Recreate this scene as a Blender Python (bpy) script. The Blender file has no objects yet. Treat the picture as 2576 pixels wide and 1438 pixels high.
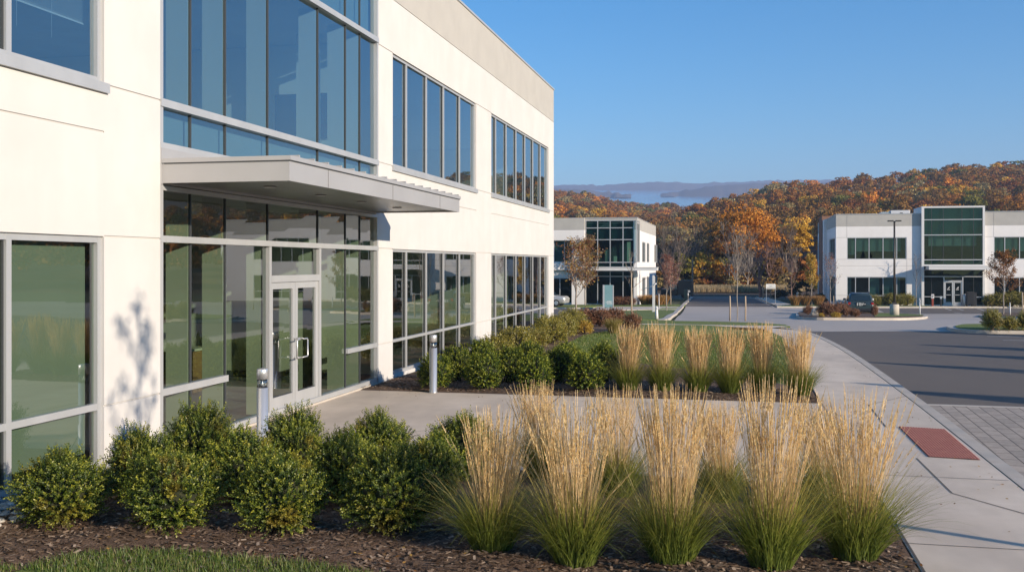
import bpy, bmesh, math, random
import numpy as np
from mathutils import Vector, Matrix

PI = math.pi
SC = bpy.context.scene
COL = SC.collection
RNG = np.random.default_rng(7)
random.seed(7)

# ---------------------------------------------------------------- camera calibration
TH = math.radians(12.69)          # camera looks this far left of the facade direction (+y)
FL, CX, HY, H = 2541.0, 1288.0, 664.0, 2.42
CT, ST = math.cos(TH), math.sin(TH)

def ray(px):
    u = (px - CX) / FL
    return (-ST + u * CT, CT + u * ST)
def P(px, d):
    dx, dy = ray(px); return (dx * d, dy * d)
def depth(x, y): return -x * ST + y * CT
def pxof(x, y): return CX + FL * (x * CT + y * ST) / depth(x, y)
def ZR(row, d): return H + (HY - row) / FL * d

SUN_EL = math.radians(15.6)
SUN_K = 0.49                       # light travels (-1, +SUN_K)

def _ss(t):
    t = max(0.0, min(1.0, t)); return t * t * (3 - 2 * t)
KN = [-1.4 * _ss((k - 40) / 48.0) for k in range(40, 93)]
def gz(y):
    if y <= 40: return 0.0
    if y >= 92: return KN[-1]
    i = int(y - 40); f = y - 40 - i
    return KN[i] * (1 - f) + KN[i + 1] * f

def G(px, row, off=0.0):
    dx, dy = ray(px)
    lo, hi = 1.0, 400.0
    k = (row - HY) / FL
    for _ in range(50):
        m = (lo + hi) / 2
        if H - k * m - gz(dy * m) - off > 0: lo = m
        else: hi = m
    return (dx * lo, dy * lo)
def GD(px, row):
    x, y = G(px, row); return depth(x, y)
def FY(px, X=-7.15):
    dx, dy = ray(px); return dy * X / dx
def XP(px, Y):
    dx, dy = ray(px); return dx * Y / dy

# ---------------------------------------------------------------- object helpers
def tag(o, label=None, cat=None, group=None, kind=None):
    if label: o['label'] = label
    if cat: o['category'] = cat
    if group: o['group'] = group
    if kind: o['kind'] = kind
    return o

def empty(name, loc=(0, 0, 0), rz=0.0, label=None, cat=None, group=None):
    o = bpy.data.objects.new(name, None); COL.objects.link(o)
    o.location = loc; o.rotation_euler = (0, 0, rz); o.empty_display_size = 0.2
    return tag(o, label, cat, group)

def obj(name, me, parent=None, loc=None):
    o = bpy.data.objects.new(name, me); COL.objects.link(o)
    if parent is not None: o.parent = parent
    if loc is not None: o.location = loc
    return o

def arr_mesh(name, V, F, mats, mi=None, smooth=False):
    """V (n,3), F (m,k) equal sided faces or list of lists"""
    me = bpy.data.meshes.new(name)
    V = np.asarray(V, dtype=np.float32).reshape(-1, 3)
    F = np.asarray(F, dtype=np.int32)
    n, k = F.shape
    me.vertices.add(len(V)); me.vertices.foreach_set('co', V.ravel())
    me.loops.add(n * k); me.loops.foreach_set('vertex_index', F.ravel())
    me.polygons.add(n); me.polygons.foreach_set('loop_start', np.arange(0, n * k, k, dtype=np.int32))
    for m in mats: me.materials.append(m)
    if mi is not None: me.polygons.foreach_set('material_index', np.asarray(mi, dtype=np.int32))
    if smooth: me.polygons.foreach_set('use_smooth', np.ones(n, dtype=bool))
    me.update(calc_edges=True)
    return me

class MB:
    """collects polygons, builds one mesh"""
    def __init__(s): s.v = []; s.f = []; s.m = []; s.s = []
    def poly(s, pts, m=0, sm=False):
        b = len(s.v); s.v += [tuple(p) for p in pts]; s.f.append(list(range(b, b + len(pts)))); s.m.append(m); s.s.append(sm)
    def box(s, a, b, m=0, skip=()):
        (x0, y0, z0), (x1, y1, z1) = a, b
        if x0 > x1: x0, x1 = x1, x0
        if y0 > y1: y0, y1 = y1, y0
        if z0 > z1: z0, z1 = z1, z0
        i = len(s.v)
        s.v += [(x0,y0,z0),(x1,y0,z0),(x1,y1,z0),(x0,y1,z0),(x0,y0,z1),(x1,y0,z1),(x1,y1,z1),(x0,y1,z1)]
        for q, nm in (((0,3,2,1),'b'),((4,5,6,7),'t'),((0,1,5,4),'f'),((1,2,6,5),'r'),((2,3,7,6),'k'),((3,0,4,7),'l')):
            if nm in skip: continue
            s.f.append([i + j for j in q]); s.m.append(m); s.s.append(False)
    def tube(s, pts, rad, n=8, m=0, cap=True, sm=True):
        pts = [Vector(p) for p in pts]
        if not isinstance(rad, (list, tuple)): rad = [rad] * len(pts)
        b = len(s.v)
        for i, p in enumerate(pts):
            d = (pts[min(i + 1, len(pts) - 1)] - pts[max(i - 1, 0)]).normalized()
            u = d.orthogonal().normalized() if abs(d.z) < .99 else Vector((1, 0, 0))
            u = (u - d * u.dot(d)).normalized(); w = d.cross(u)
            for k in range(n):
                a = 2 * PI * k / n
                s.v.append(tuple(p + (u * math.cos(a) + w * math.sin(a)) * rad[i]))
        for i in range(len(pts) - 1):
            for k in range(n):
                k2 = (k + 1) % n
                s.f.append([b + i*n + k, b + i*n + k2, b + (i+1)*n + k2, b + (i+1)*n + k]); s.m.append(m); s.s.append(sm)
        if cap:
            s.f.append([b + k for k in range(n)][::-1]); s.m.append(m); s.s.append(False)
            e = b + (len(pts) - 1) * n
            s.f.append([e + k for k in range(n)]); s.m.append(m); s.s.append(False)
    def lathe(s, prof, n=20, c=(0, 0, 0), m=0, sm=True):
        b = len(s.v)
        for r, z in prof:
            for k in range(n):
                a = 2 * PI * k / n
                s.v.append((c[0] + r * math.cos(a), c[1] + r * math.sin(a), c[2] + z))
        for i in range(len(prof) - 1):
            for k in range(n):
                k2 = (k + 1) % n
                s.f.append([b+i*n+k, b+i*n+k2, b+(i+1)*n+k2, b+(i+1)*n+k]); s.m.append(m); s.s.append(sm)
        s.f.append([b + k for k in range(n)][::-1]); s.m.append(m); s.s.append(False)
        e = b + (len(prof) - 1) * n
        s.f.append([e + k for k in range(n)]); s.m.append(m); s.s.append(False)
    def build(s, name, mats, parent=None, loc=None, bevel=0.0):
        me = bpy.data.meshes.new(name)
        me.from_pydata(s.v, [], s.f)
        if not isinstance(mats, (list, tuple)): mats = [mats]
        for m in mats: me.materials.append(m)
        me.polygons.foreach_set('material_index', s.m)
        me.polygons.foreach_set('use_smooth', s.s)
        me.update()
        o = obj(name, me, parent, loc)
        if bevel > 0:
            bv = o.modifiers.new('bevel', 'BEVEL'); bv.width = bevel; bv.segments = 2; bv.limit_method = 'ANGLE'
        return o

def copy_tree(o, parent=None):
    c = o.copy(); COL.objects.link(c)
    if parent is not None: c.parent = parent
    for ch in o.children: copy_tree(ch, c)
    return c

# ---------------------------------------------------------------- materials
def _nt(name):
    m = bpy.data.materials.new(name); m.use_nodes = True
    nt = m.node_tree; nt.nodes.clear()
    return m, nt, nt.nodes.new('ShaderNodeOutputMaterial')
def _ramp(nt, stops, interp='LINEAR'):
    r = nt.nodes.new('ShaderNodeValToRGB'); r.color_ramp.interpolation = interp
    e = r.color_ramp.elements
    while len(e) < len(stops): e.new(0.5)
    for i, (p, c) in enumerate(stops):
        e[i].position = p; e[i].color = (*c, 1)
    return r
def _noise(nt, scale, detail=4, rough=.6, coord='Object', vec_scale=None):
    tc = nt.nodes.new('ShaderNodeTexCoord')
    n = nt.nodes.new('ShaderNodeTexNoise'); n.inputs['Scale'].default_value = scale
    n.inputs['Detail'].default_value = detail; n.inputs['Roughness'].default_value = rough
    src = tc.outputs[coord]
    if vec_scale:
        mp = nt.nodes.new('ShaderNodeMapping'); mp.inputs['Scale'].default_value = vec_scale
        nt.links.new(src, mp.inputs['Vector']); src = mp.outputs['Vector']
    nt.links.new(src, n.inputs['Vector'])
    return n
def _mixc(nt, a, b, fac, mode='MIX'):
    x = nt.nodes.new('ShaderNodeMix'); x.data_type = 'RGBA'; x.blend_type = mode
    for sock, val in ((x.inputs[0], fac), (x.inputs[6], a), (x.inputs[7], b)):
        if hasattr(val, 'is_linked') or isinstance(val, bpy.types.NodeSocket): nt.links.new(val, sock)
        elif isinstance(val, (int, float)): sock.default_value = val
        else: sock.default_value = (*val, 1)
    return x.outputs[2]

def surf(name, ca, cb=None, scale=3.0, rough=.7, metal=0.0, bump=0.0, bscale=60.0, big=None, lo=.35, hi=.65, detail=5, vec=None, spec=.5, coord='Object'):
    """principled with mottled colour (ca..cb), optional larger stains (big=(scale, colour, amount)) and fine bump"""
    m, nt, out = _nt(name)
    p = nt.nodes.new('ShaderNodeBsdfPrincipled')
    p.inputs['Roughness'].default_value = rough; p.inputs['Metallic'].default_value = metal
    p.inputs['Specular IOR Level'].default_value = spec
    if cb is None: p.inputs['Base Color'].default_value = (*ca, 1)
    else:
        n = _noise(nt, scale, detail, vec_scale=vec, coord=coord); r = _ramp(nt, [(lo, ca), (hi, cb)])
        nt.links.new(n.outputs['Fac'], r.inputs['Fac']); c = r.outputs['Color']
        if big:
            n2 = _noise(nt, big[0], 4, vec_scale=big[3] if len(big) > 3 else None, coord=coord); r2 = _ramp(nt, [(.42, (0, 0, 0)), (.66, (big[2],) * 3)])
            nt.links.new(n2.outputs['Fac'], r2.inputs['Fac'])
            c = _mixc(nt, c, big[1], r2.outputs['Color'])
        nt.links.new(c, p.inputs['Base Color'])
    if bump:
        n3 = _noise(nt, bscale, 4, coord=coord); b = nt.nodes.new('ShaderNodeBump')
        b.inputs['Strength'].default_value = bump; b.inputs['Distance'].default_value = .02
        nt.links.new(n3.outputs['Fac'], b.inputs['Height']); nt.links.new(b.outputs['Normal'], p.inputs['Normal'])
    nt.links.new(p.outputs[0], out.inputs[0])
    return m

def leafmat(name, stops, trans=.3, gloss=.06, patch=None, jitter=.25, zramp=None, tone=False):
    """leaf shader: colour by random per leaf, patches of another colour, jitter per object; zramp: colours along the height of the plant"""
    m, nt, out = _nt(name)
    geo = nt.nodes.new('ShaderNodeNewGeometry')
    if zramp:
        tc = nt.nodes.new('ShaderNodeTexCoord'); sp = nt.nodes.new('ShaderNodeSeparateXYZ'); nt.links.new(tc.outputs['Object'], sp.inputs[0])
        ad = nt.nodes.new('ShaderNodeMath'); ad.operation = 'MULTIPLY_ADD'; nt.links.new(geo.outputs['Random Per Island'], ad.inputs[0])
        ad.inputs[1].default_value = .3; nt.links.new(sp.outputs[2], ad.inputs[2])
        r = _ramp(nt, zramp); nt.links.new(ad.outputs[0], r.inputs[0]); c = r.outputs[0]
    elif tone:
        at = nt.nodes.new('ShaderNodeAttribute'); at.attribute_name = 'tone'; r = _ramp(nt, stops); nt.links.new(at.outputs['Fac'], r.inputs[0]); c = r.outputs[0]
    else:
        r = _ramp(nt, stops); nt.links.new(geo.outputs['Random Per Island'], r.inputs[0]); c = r.outputs[0]
    if patch:
        n = _noise(nt, patch[0], 2); r2 = _ramp(nt, [(patch[3] if len(patch) > 3 else .5, (0, 0, 0)), (.68, (patch[2],) * 3)])
        nt.links.new(n.outputs['Fac'], r2.inputs[0]); c = _mixc(nt, c, patch[1], r2.outputs[0])
    if jitter:
        oi = nt.nodes.new('ShaderNodeObjectInfo'); mr = nt.nodes.new('ShaderNodeMapRange')
        mr.inputs[3].default_value = 1 - jitter; mr.inputs[4].default_value = 1 + jitter
        nt.links.new(oi.outputs['Random'], mr.inputs[0])
        hs = nt.nodes.new('ShaderNodeHueSaturation'); nt.links.new(mr.outputs[0], hs.inputs['Value']); nt.links.new(c, hs.inputs['Color']); c = hs.outputs[0]
    d = nt.nodes.new('ShaderNodeBsdfDiffuse'); t = nt.nodes.new('ShaderNodeBsdfTranslucent')
    nt.links.new(c, d.inputs[0]); nt.links.new(c, t.inputs[0])
    mx = nt.nodes.new('ShaderNodeMixShader'); mx.inputs[0].default_value = trans
    nt.links.new(d.outputs[0], mx.inputs[1]); nt.links.new(t.outputs[0], mx.inputs[2]); o = mx.outputs[0]
    if gloss:
        g = nt.nodes.new('ShaderNodeBsdfGlossy'); g.inputs['Roughness'].default_value = .5; g.inputs[0].default_value = (1, 1, 1, 1)
        m2 = nt.nodes.new('ShaderNodeMixShader'); m2.inputs[0].default_value = gloss
        nt.links.new(o, m2.inputs[1]); nt.links.new(g.outputs[0], m2.inputs[2]); o = m2.outputs[0]
    nt.links.new(o, out.inputs[0])
    return m

def glass(name, tint, base=.12, mul=1.3, ior=1.5, gcol=(1, 1, 1)):
    m, nt, out = _nt(name)
    t = nt.nodes.new('ShaderNodeBsdfTransparent'); t.inputs[0].default_value = (*tint, 1)
    g = nt.nodes.new('ShaderNodeBsdfGlossy'); g.inputs['Roughness'].default_value = 0.0; g.inputs[0].default_value = (*gcol, 1)
    fr = nt.nodes.new('ShaderNodeFresnel'); fr.inputs[0].default_value = ior
    ma = nt.nodes.new('ShaderNodeMath'); ma.operation = 'MULTIPLY_ADD'; ma.use_clamp = True
    nt.links.new(fr.outputs[0], ma.inputs[0]); ma.inputs[1].default_value = mul; ma.inputs[2].default_value = base
    mx = nt.nodes.new('ShaderNodeMixShader')
    nt.links.new(ma.outputs[0], mx.inputs[0]); nt.links.new(t.outputs[0], mx.inputs[1]); nt.links.new(g.outputs[0], mx.inputs[2])
    nt.links.new(mx.outputs[0], out.inputs[0])
    return m

M = {}
M['stucco'] = surf('cream_stucco', (.57, .55, .53), (.61, .59, .57), 1.0, .9, bump=.14, bscale=240, big=(1.6, (.52, .495, .465), .25, (1, 1, .10)), spec=.2)
M['stucco_far'] = surf('pale_stucco', (.75, .72, .70), (.79, .76, .74), 1.2, .9, bump=.06, bscale=120, big=(.25, (.65, .61, .57), .35), spec=.2)
M['parapet'] = surf('grey_stucco', (.41, .39, .36), (.445, .425, .39), 1.2, .9, bump=.08, bscale=220, spec=.2)
M['groove'] = surf('joint_sealant', (.50, .475, .445), rough=.9)
M['alu'] = surf('anodised_aluminium', (.45, .455, .46), (.50, .505, .51), 2.0, .42, .35, vec=(1, 1, .1))
M['alu_dark'] = surf('dark_gasket', (.05, .055, .06), rough=.5)
M['white_metal'] = surf('pale_metal_panel', (.42, .41, .405), (.455, .445, .44), .8, .40, .3)
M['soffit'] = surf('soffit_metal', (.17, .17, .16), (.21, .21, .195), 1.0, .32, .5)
M['roofing'] = surf('roof_membrane', (.35, .34, .33), (.42, .41, .40), .5, .9)
M['glass'] = glass('tinted_glass', (.53, .64, .575), .11, 1.2, 1.55)
M['glass_up'] = glass('sky_blue_glass_upper', (.50, .66, .74), .25, 1.15, 1.55, (.80, .92, 1.0))  # blue of the reflected sky put into tint and gloss colour
M['glass_far'] = glass('dark_tinted_glass', (.32, .50, .48), .015, .55, 1.5, (.75, 1.0, .95))
M['spandrel'] = surf('spandrel_backing', (.26, .33, .31), (.30, .37, .35), .6, .6)
M['spandrel_far'] = surf('spandrel_backing_dark', (.05, .115, .10), (.065, .135, .12), .6, .6)
M['int_wall'] = surf('interior_paint', (.66, .65, .52), (.70, .69, .56), .6, .9)
M['int_floor'] = surf('interior_tile', (.16, .17, .17), (.24, .25, .25), 1.1, .5, vec=(1, 4, 1))
M['int_ceil'] = surf('interior_ceiling', (.55, .55, .54), (.60, .60, .58), 1.5, .9)
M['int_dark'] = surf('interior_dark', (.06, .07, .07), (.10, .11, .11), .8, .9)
M['blind'] = surf('blind_fabric', (.30, .36, .34), (.34, .40, .38), .5, .9)
M['blind_slat'] = surf('blind_slat', (.62, .63, .62), rough=.5)
M['wood'] = surf('brown_wood', (.28, .15, .06), (.36, .20, .09), 3, .5, vec=(8, 8, 1))
M['concrete'] = surf('concrete', (.64, .53, .415), (.73, .615, .495), 1.6, .85, bump=.2, bscale=160, big=(.8, (.50, .415, .33), .75, (1, .4, 1)), detail=8)
M['kerb'] = surf('kerb_concrete', (.48, .415, .345), (.58, .515, .44), 4, .9, bump=.3, bscale=120, big=(2.0, (.30, .29, .27), .5))
M['joint'] = surf('joint_dark', (.09, .08, .075), rough=.95)
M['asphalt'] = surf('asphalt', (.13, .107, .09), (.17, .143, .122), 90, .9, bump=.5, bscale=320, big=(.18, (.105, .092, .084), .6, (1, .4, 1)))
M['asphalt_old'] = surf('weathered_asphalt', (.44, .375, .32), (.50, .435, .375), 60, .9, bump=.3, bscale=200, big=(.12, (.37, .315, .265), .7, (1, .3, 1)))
M['paint'] = surf('road_paint', (.62, .61, .58), (.45, .44, .42), 6, .8)
M['mulch'] = surf('bark_mulch', (.06, .034, .022), (.22, .135, .085), 38, .95, bump=1.0, bscale=70, detail=8, big=(1.2, (.07, .045, .03), .6))
M['chip'] = leafmat('bark_chip', [(0, (.05, .03, .02)), (.5, (.16, .105, .07)), (.85, (.28, .20, .14)), (1, (.42, .32, .24))], 0, .02, jitter=0)
M['pebble'] = leafmat('pebble', [(0, (.30, .27, .23)), (1, (.55, .51, .46))], 0, .03, jitter=0)
M['soil_grass'] = surf('rough_grass_ground', (.05, .065, .022), (.11, .105, .045), .8, .95, bump=.5, bscale=30)
M['forest_floor'] = surf('forest_floor', (.055, .036, .02), (.12, .07, .032), .12, .95)
M['lawn'] = surf('lawn_turf', (.10, .15, .02), (.17, .215, .04), 9, .95, bump=1.0, bscale=140, big=(.5, (.20, .20, .06), .5), detail=8)
M['blade'] = leafmat('grass_blade', [(0, (.06, .115, .016)), (.6, (.13, .19, .03)), (.9, (.23, .24, .065)), (1, (.36, .30, .13))], .35, .03, jitter=0)
M['steel'] = surf('brushed_steel', (.60, .60, .60), (.68, .68, .68), 8, .35, .7, vec=(1, 1, .05))
M['lens'] = glass('bollard_lens', (.85, .88, .88), .1, 1.0)
M['black'] = surf('black_metal', (.02, .02, .022), rough=.5)
M['bronze'] = surf('dark_bronze_paint', (.045, .038, .034), rough=.45)
M['timber'] = surf('pale_timber', (.34, .25, .17), (.46, .36, .26), 6, .85, vec=(6, 6, .6))
M['bark'] = surf('bark', (.14, .105, .08), (.24, .19, .15), 18, .95, vec=(1, 1, .25))
M['bark_pale'] = surf('bark_pale', (.23, .19, .16), (.32, .275, .23), 14, .95, vec=(1, 1, .25))
M['twig'] = surf('twig_bark', (.13, .10, .078), (.20, .155, .12), 2, .95)
M['twig_red'] = surf('twig_bark_red', (.17, .10, .08), (.26, .16, .13), 2, .95)
# ================================================================ shared facade tools
class Frame:
    """local wall frame: s along the wall, z up, t outward"""
    def __init__(s, o, sd, nd): s.o = Vector((o[0], o[1], 0)); s.sd = Vector((*sd, 0)); s.nd = Vector((*nd, 0))
    def p(s, a, z, t=0.0):
        v = s.o + s.sd * a + s.nd * t; return (v.x, v.y, z)

def fbox(mb, fr, s0, s1, z0, z1, t0, t1, m=0):
    q = [fr.p(s0, z0, t0), fr.p(s1, z0, t0), fr.p(s1, z0, t1), fr.p(s0, z0, t1),
         fr.p(s0, z1, t0), fr.p(s1, z1, t0), fr.p(s1, z1, t1), fr.p(s0, z1, t1)]
    b = len(mb.v); mb.v += q
    for f in ((0,3,2,1),(4,5,6,7),(0,1,5,4),(1,2,6,5),(2,3,7,6),(3,0,4,7)):
        mb.f.append([b + i for i in f]); mb.m.append(m); mb.s.append(False)

def facade(mb, fr, s0, s1, z0, z1, holes, grooves, zband, reveal=.14, gd=.014):
    """wall face with real openings and recessed joints; material 1 above zband"""
    S = {s0, s1}; Z = {z0, z1, zband}
    for r in holes + grooves:
        S |= {max(s0, r[0]), min(s1, r[1])}; Z |= {max(z0, r[2]), min(z1, r[3])}
    S = sorted(x for x in S if s0 <= x <= s1); Z = sorted(x for x in Z if z0 <= x <= z1)
    def dep(a, z):
        for r in holes:
            if r[0] < a < r[1] and r[2] < z < r[3]: return reveal
        for r in grooves:
            if r[0] < a < r[1] and r[2] < z < r[3]: return gd
        return 0.0
    nS, nZ = len(S) - 1, len(Z) - 1
    D = [[dep((S[i] + S[i+1]) / 2, (Z[j] + Z[j+1]) / 2) for j in range(nZ)] for i in range(nS)]
    for i in range(nS):
        for j in range(nZ):
            d = D[i][j]; zm = (Z[j] + Z[j+1]) / 2
            m = 1 if zm > zband else 0
            if d == gd: m = 2
            if d != reveal:
                mb.poly([fr.p(S[i], Z[j], -d), fr.p(S[i+1], Z[j], -d), fr.p(S[i+1], Z[j+1], -d), fr.p(S[i], Z[j+1], -d)], m)
            if i + 1 < nS and D[i+1][j] != d:
                e = D[i+1][j]
                mb.poly([fr.p(S[i+1], Z[j], -d), fr.p(S[i+1], Z[j], -e), fr.p(S[i+1], Z[j+1], -e), fr.p(S[i+1], Z[j+1], -d)], 1 if zm > zband else 0)
            if j + 1 < nZ and D[i][j+1] != d:
                e = D[i][j+1]
                mb.poly([fr.p(S[i], Z[j+1], -d), fr.p(S[i+1], Z[j+1], -d), fr.p(S[i+1], Z[j+1], -e), fr.p(S[i], Z[j+1], -e)], 1 if zm > zband else 0)

def window(parent, fr, s0, s1, z0, z1, vm, hm, fw=.06, back=.11, front=.035, gmat='glass', wob=.0022, fmat='alu', name='window', sill=False, gname='pane'):
    """aluminium frame with mullions (one mesh) and its panes as a child"""
    mb = MB(); rnd = random.Random(int(s0 * 77 + z0 * 13))
    for a in [s0 + fw / 2, s1 - fw / 2] + list(vm): fbox(mb, fr, a - fw / 2, a + fw / 2, z0, z1, -back, -front)
    for z in [z0 + fw / 2, z1 - fw / 2] + list(hm): fbox(mb, fr, s0 + .002, s1 - .002, z - fw / 2, z + fw / 2, -back + .003, -front - .003)
    for a in list(vm):
        fbox(mb, fr, a - fw / 2 - .012, a + fw / 2 + .012, z0 + .004, z1 - .004, -back + .01, -front - .03, 1)
    if sill:
        fbox(mb, fr, s0 - .05, s1 + .05, z0 - .10, z0 + .012, -.06, .045)
    w = mb.build(name, [M[fmat], M['alu_dark']], parent)
    g = MB(); ss = sorted([s0] + list(vm) + [s1]); zz = sorted([z0] + list(hm) + [z1]); t = -(back + front) / 2 - .012
    for i in range(len(ss) - 1):
        for j in range(len(zz) - 1):
            d = [rnd.uniform(-wob, wob) for _ in range(4)]
            g.poly([fr.p(ss[i], zz[j], t + d[0]), fr.p(ss[i+1], zz[j], t + d[1]), fr.p(ss[i+1], zz[j+1], t + d[2]), fr.p(ss[i], zz[j+1], t + d[3])])
    g.build(gname, M[gmat], w)
    return w

# ================================================================ main building (facade plane x = -7.15, runs along y)
X0 = -7.15
MAIN = empty('office_building', (X0, 11.0, 0), 0, 'large cream two storey office building filling the left side, with entrance canopy and glazed lobby', 'building')
fm = Frame((0, 0), (0, 1), (1, 0)); fm.o = Vector((0, -11.0, 0))     # parts live in the building's local space
yA0, yA1 = FY(988), FY(1198); yB0, yB1 = FY(1236), FY(1380); yC0, yC1 = FY(403), FY(952); yEnd = FY(1393)
yL1 = FY(262); yL0 = 5.2; yS = 1.0
ZS, ZH, ZL, ZM = 4.49, 6.88, 2.74, .785
ROOF = 9.27; BAND = 8.02; BASE = -.2
holes = [(yL0, yL1, ZS, ZH), (yL0, yL1, .08, ZL), (yC0, yC1, .03, 8.9), (yA0, yA1, ZS, ZH), (yA0, yA1, .08, ZL), (yB0, yB1, ZS, ZH), (yB0, yB1, .08, ZL)]
g = .011
gro = [(yL1, yC0, ZS - g, ZS + g), (yL1, yC0, ZL - g, ZL + g), (yL1, yC0, ZM - g, ZM + g), (yS, yL1, 3.93, 3.93 + 2 * g),
       (yC1, yA0, ZS - g, ZS + g), (yC1, yA0, ZL - g, ZL + g), (yC1, yA0, ZM - g, ZM + g), (yC1, yA0, ZH - g, ZH + g), (yA1, yB0, ZS - g, ZS + g), (yA1, yB0, ZL - g, ZL + g), (yA1, yB0, ZM - g, ZM + g),
       (yA1, yB0, ZH - g, ZH + g), (yB1, yEnd, ZS - g, ZS + g), (yB1, yEnd, ZL - g, ZL + g), (yB1, yEnd, ZM - g, ZM + g), (yA0, yA1, 3.90, 3.90 + 2 * g), (yB0, yB1, 3.90, 3.90 + 2 * g),
       (yS, yC0, BAND - .02, BAND + .0), (yC1, yEnd, BAND - .02, BAND)]
mb = MB()
facade(mb, fm, yS, yEnd, BASE, ROOF, holes, gro, BAND)
# far end wall, near end wall, back wall and roof
for sgn, yy in ((1, yEnd), (-1, yS)):
    for a, b, m in ((BASE, BAND, 0), (BAND, ROOF, 1)):
        mb.poly([fm.p(yy, a, 0), fm.p(yy, a, -26), fm.p(yy, b, -26), fm.p(yy, b, 0)][::sgn], m)
mb.poly([fm.p(yS, BASE, -26), fm.p(yEnd, BASE, -26), fm.p(yEnd, ROOF, -26), fm.p(yS, ROOF, -26)])
mb.build('wall', [M['stucco'], M['parapet'], M['groove']], MAIN)
mb = MB()
fbox(mb, fm, yS + .02, yEnd - .02, ROOF - .6, ROOF - .4, -25.9, -.2, 0)
mb.build('roof', M['roofing'], MAIN)
mb = MB(); fbox(mb, fm, yS - .03, yEnd + .03, ROOF - .003, ROOF + .055, -.25, .03)
mb.build('coping', M['alu'], MAIN)
# dark backing on the reveals' inner side
# windows
mA = [FY(v) for v in (1027, 1077, 1120, 1160)]; mB = [FY(v) for v in (1250.5, 1276.8, 1301.4, 1323.6, 1343.5, 1362)]
mL = [FY(30), FY(30) - 1.5, FY(30) - 3.0]
window(MAIN, fm, yL0, yL1, ZS, ZH, mL, [], gmat='glass_up', sill=True, fw=.075)
window(MAIN, fm, yL0, yL1, .08, ZL, mL, [ZM], fw=.075, sill=True)
window(MAIN, fm, yA0, yA1, ZS, ZH, mA, [], gmat='glass_up', sill=True)
window(MAIN, fm, yA0, yA1, .08, ZL, mA, [ZM])
window(MAIN, fm, yB0, yB1, ZS, ZH, mB, [], gmat='glass_up', sill=True)
window(MAIN, fm, yB0, yB1, .08, ZL, mB, [ZM])
# ---- curtain wall
cv = [FY(v) for v in (490, 577, 683, 808, 877, 913)]
cw = MB(); fw = .07; gm = .02
ring = [yC0 + .035, yC1 - .035]
for a in ring: fbox(cw, fm, a - .035, a + .035, .03, 8.9, -.13, -.0)
for a in cv:                                             # thin joints between the big panes
    if abs(a - cv[2]) < .01 or abs(a - cv[3]) < .01:
        fbox(cw, fm, a - .04, a + .04, .03, ZL, -.13, -.015)
        fbox(cw, fm, a - gm / 2, a + gm / 2, ZL, 8.9, -.09, -.055, 1)
    else:
        fbox(cw, fm, a - gm / 2, a + gm / 2, .03, 8.9, -.09, -.055, 1)
for z, h, dz in ((4.47, .10, .03), (3.93, .07, .02), (ZL, .085, .02), (6.95, .10, .03), (.07, .08, .012), (3.39, .06, .01), (8.86, .08, .02)):
    fbox(cw, fm, yC0 + .002, yC1 - .002, z - h / 2, z + h / 2, -.127, dz - .012)
fbox(cw, fm, yC0 + .003, cv[1], ZM - .045, ZM + .045, -.125, -.012)
fbox(cw, fm, cv[4], yC1 - .003, ZM - .045, ZM + .045, -.125, -.012)
fbox(cw, fm, cv[2] + .042, cv[3] - .042, 2.13, 2.24, -.125, -.014)
CWL = cw.build('curtain_wall', [M['alu'], M['alu_dark']], MAIN)
for (za, zb, gmt) in ((.05, 3.41, 'glass'), (3.93, 4.47, 'glass_up'), (4.47, 6.95, 'glass_up'), (6.95, 8.86, 'glass_up')):
    gq = MB(); rnd = random.Random(int(za * 10))
    ys = [yC0] + cv + [yC1]
    for i in range(len(ys) - 1):
        zs = [za, zb]
        if za < .1:
            zs = [za, ZL, zb] if i in (2,) or i == 4 else ([za, ZM, ZL, zb] if i in (0, 1, 5, 6) else [2.18, ZL, zb])
        for j in range(len(zs) - 1):
            d = [rnd.uniform(-.003, .003) for _ in range(4)]
            gq.poly([fm.p(ys[i], zs[j], -.075 + d[0]), fm.p(ys[i+1], zs[j], -.075 + d[1]), fm.p(ys[i+1], zs[j+1], -.075 + d[2]), fm.p(ys[i], zs[j+1], -.075 + d[3])])
    gq.build('pane', M[gmt], CWL)
sp = MB()
fbox(sp, fm, yC0 + .05, yC1 - .05, 3.96, 4.44, -.24, -.20); fbox(sp, fm, yC0 + .05, yC1 - .05, 7.0, 8.82, -.24, -.20)
sp.build('spandrel_panel', M['spandrel'], CWL)
fl = MB(); fbox(fl, fm, yC0 + .01, yC1 - .01, 3.43, 3.895, -.12, .012); fl.build('flashing', M['white_metal'], CWL)
for a in cv + [yC0 + .16]:                               # deep interior mullion fins behind the joints
    for za, zb in ((.06, 3.38), (4.5, 6.92)):
        fi = MB(); fbox(fi, fm, a - .022, a + .022, za, zb, -.42, -.093); fi.build('mullion_fin', M['int_wall'], CWL)
th = MB(); fbox(th, fm, yC0, yC1, -.1, .03, -.13, .03); th.build('threshold', M['kerb'], MAIN)
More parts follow.
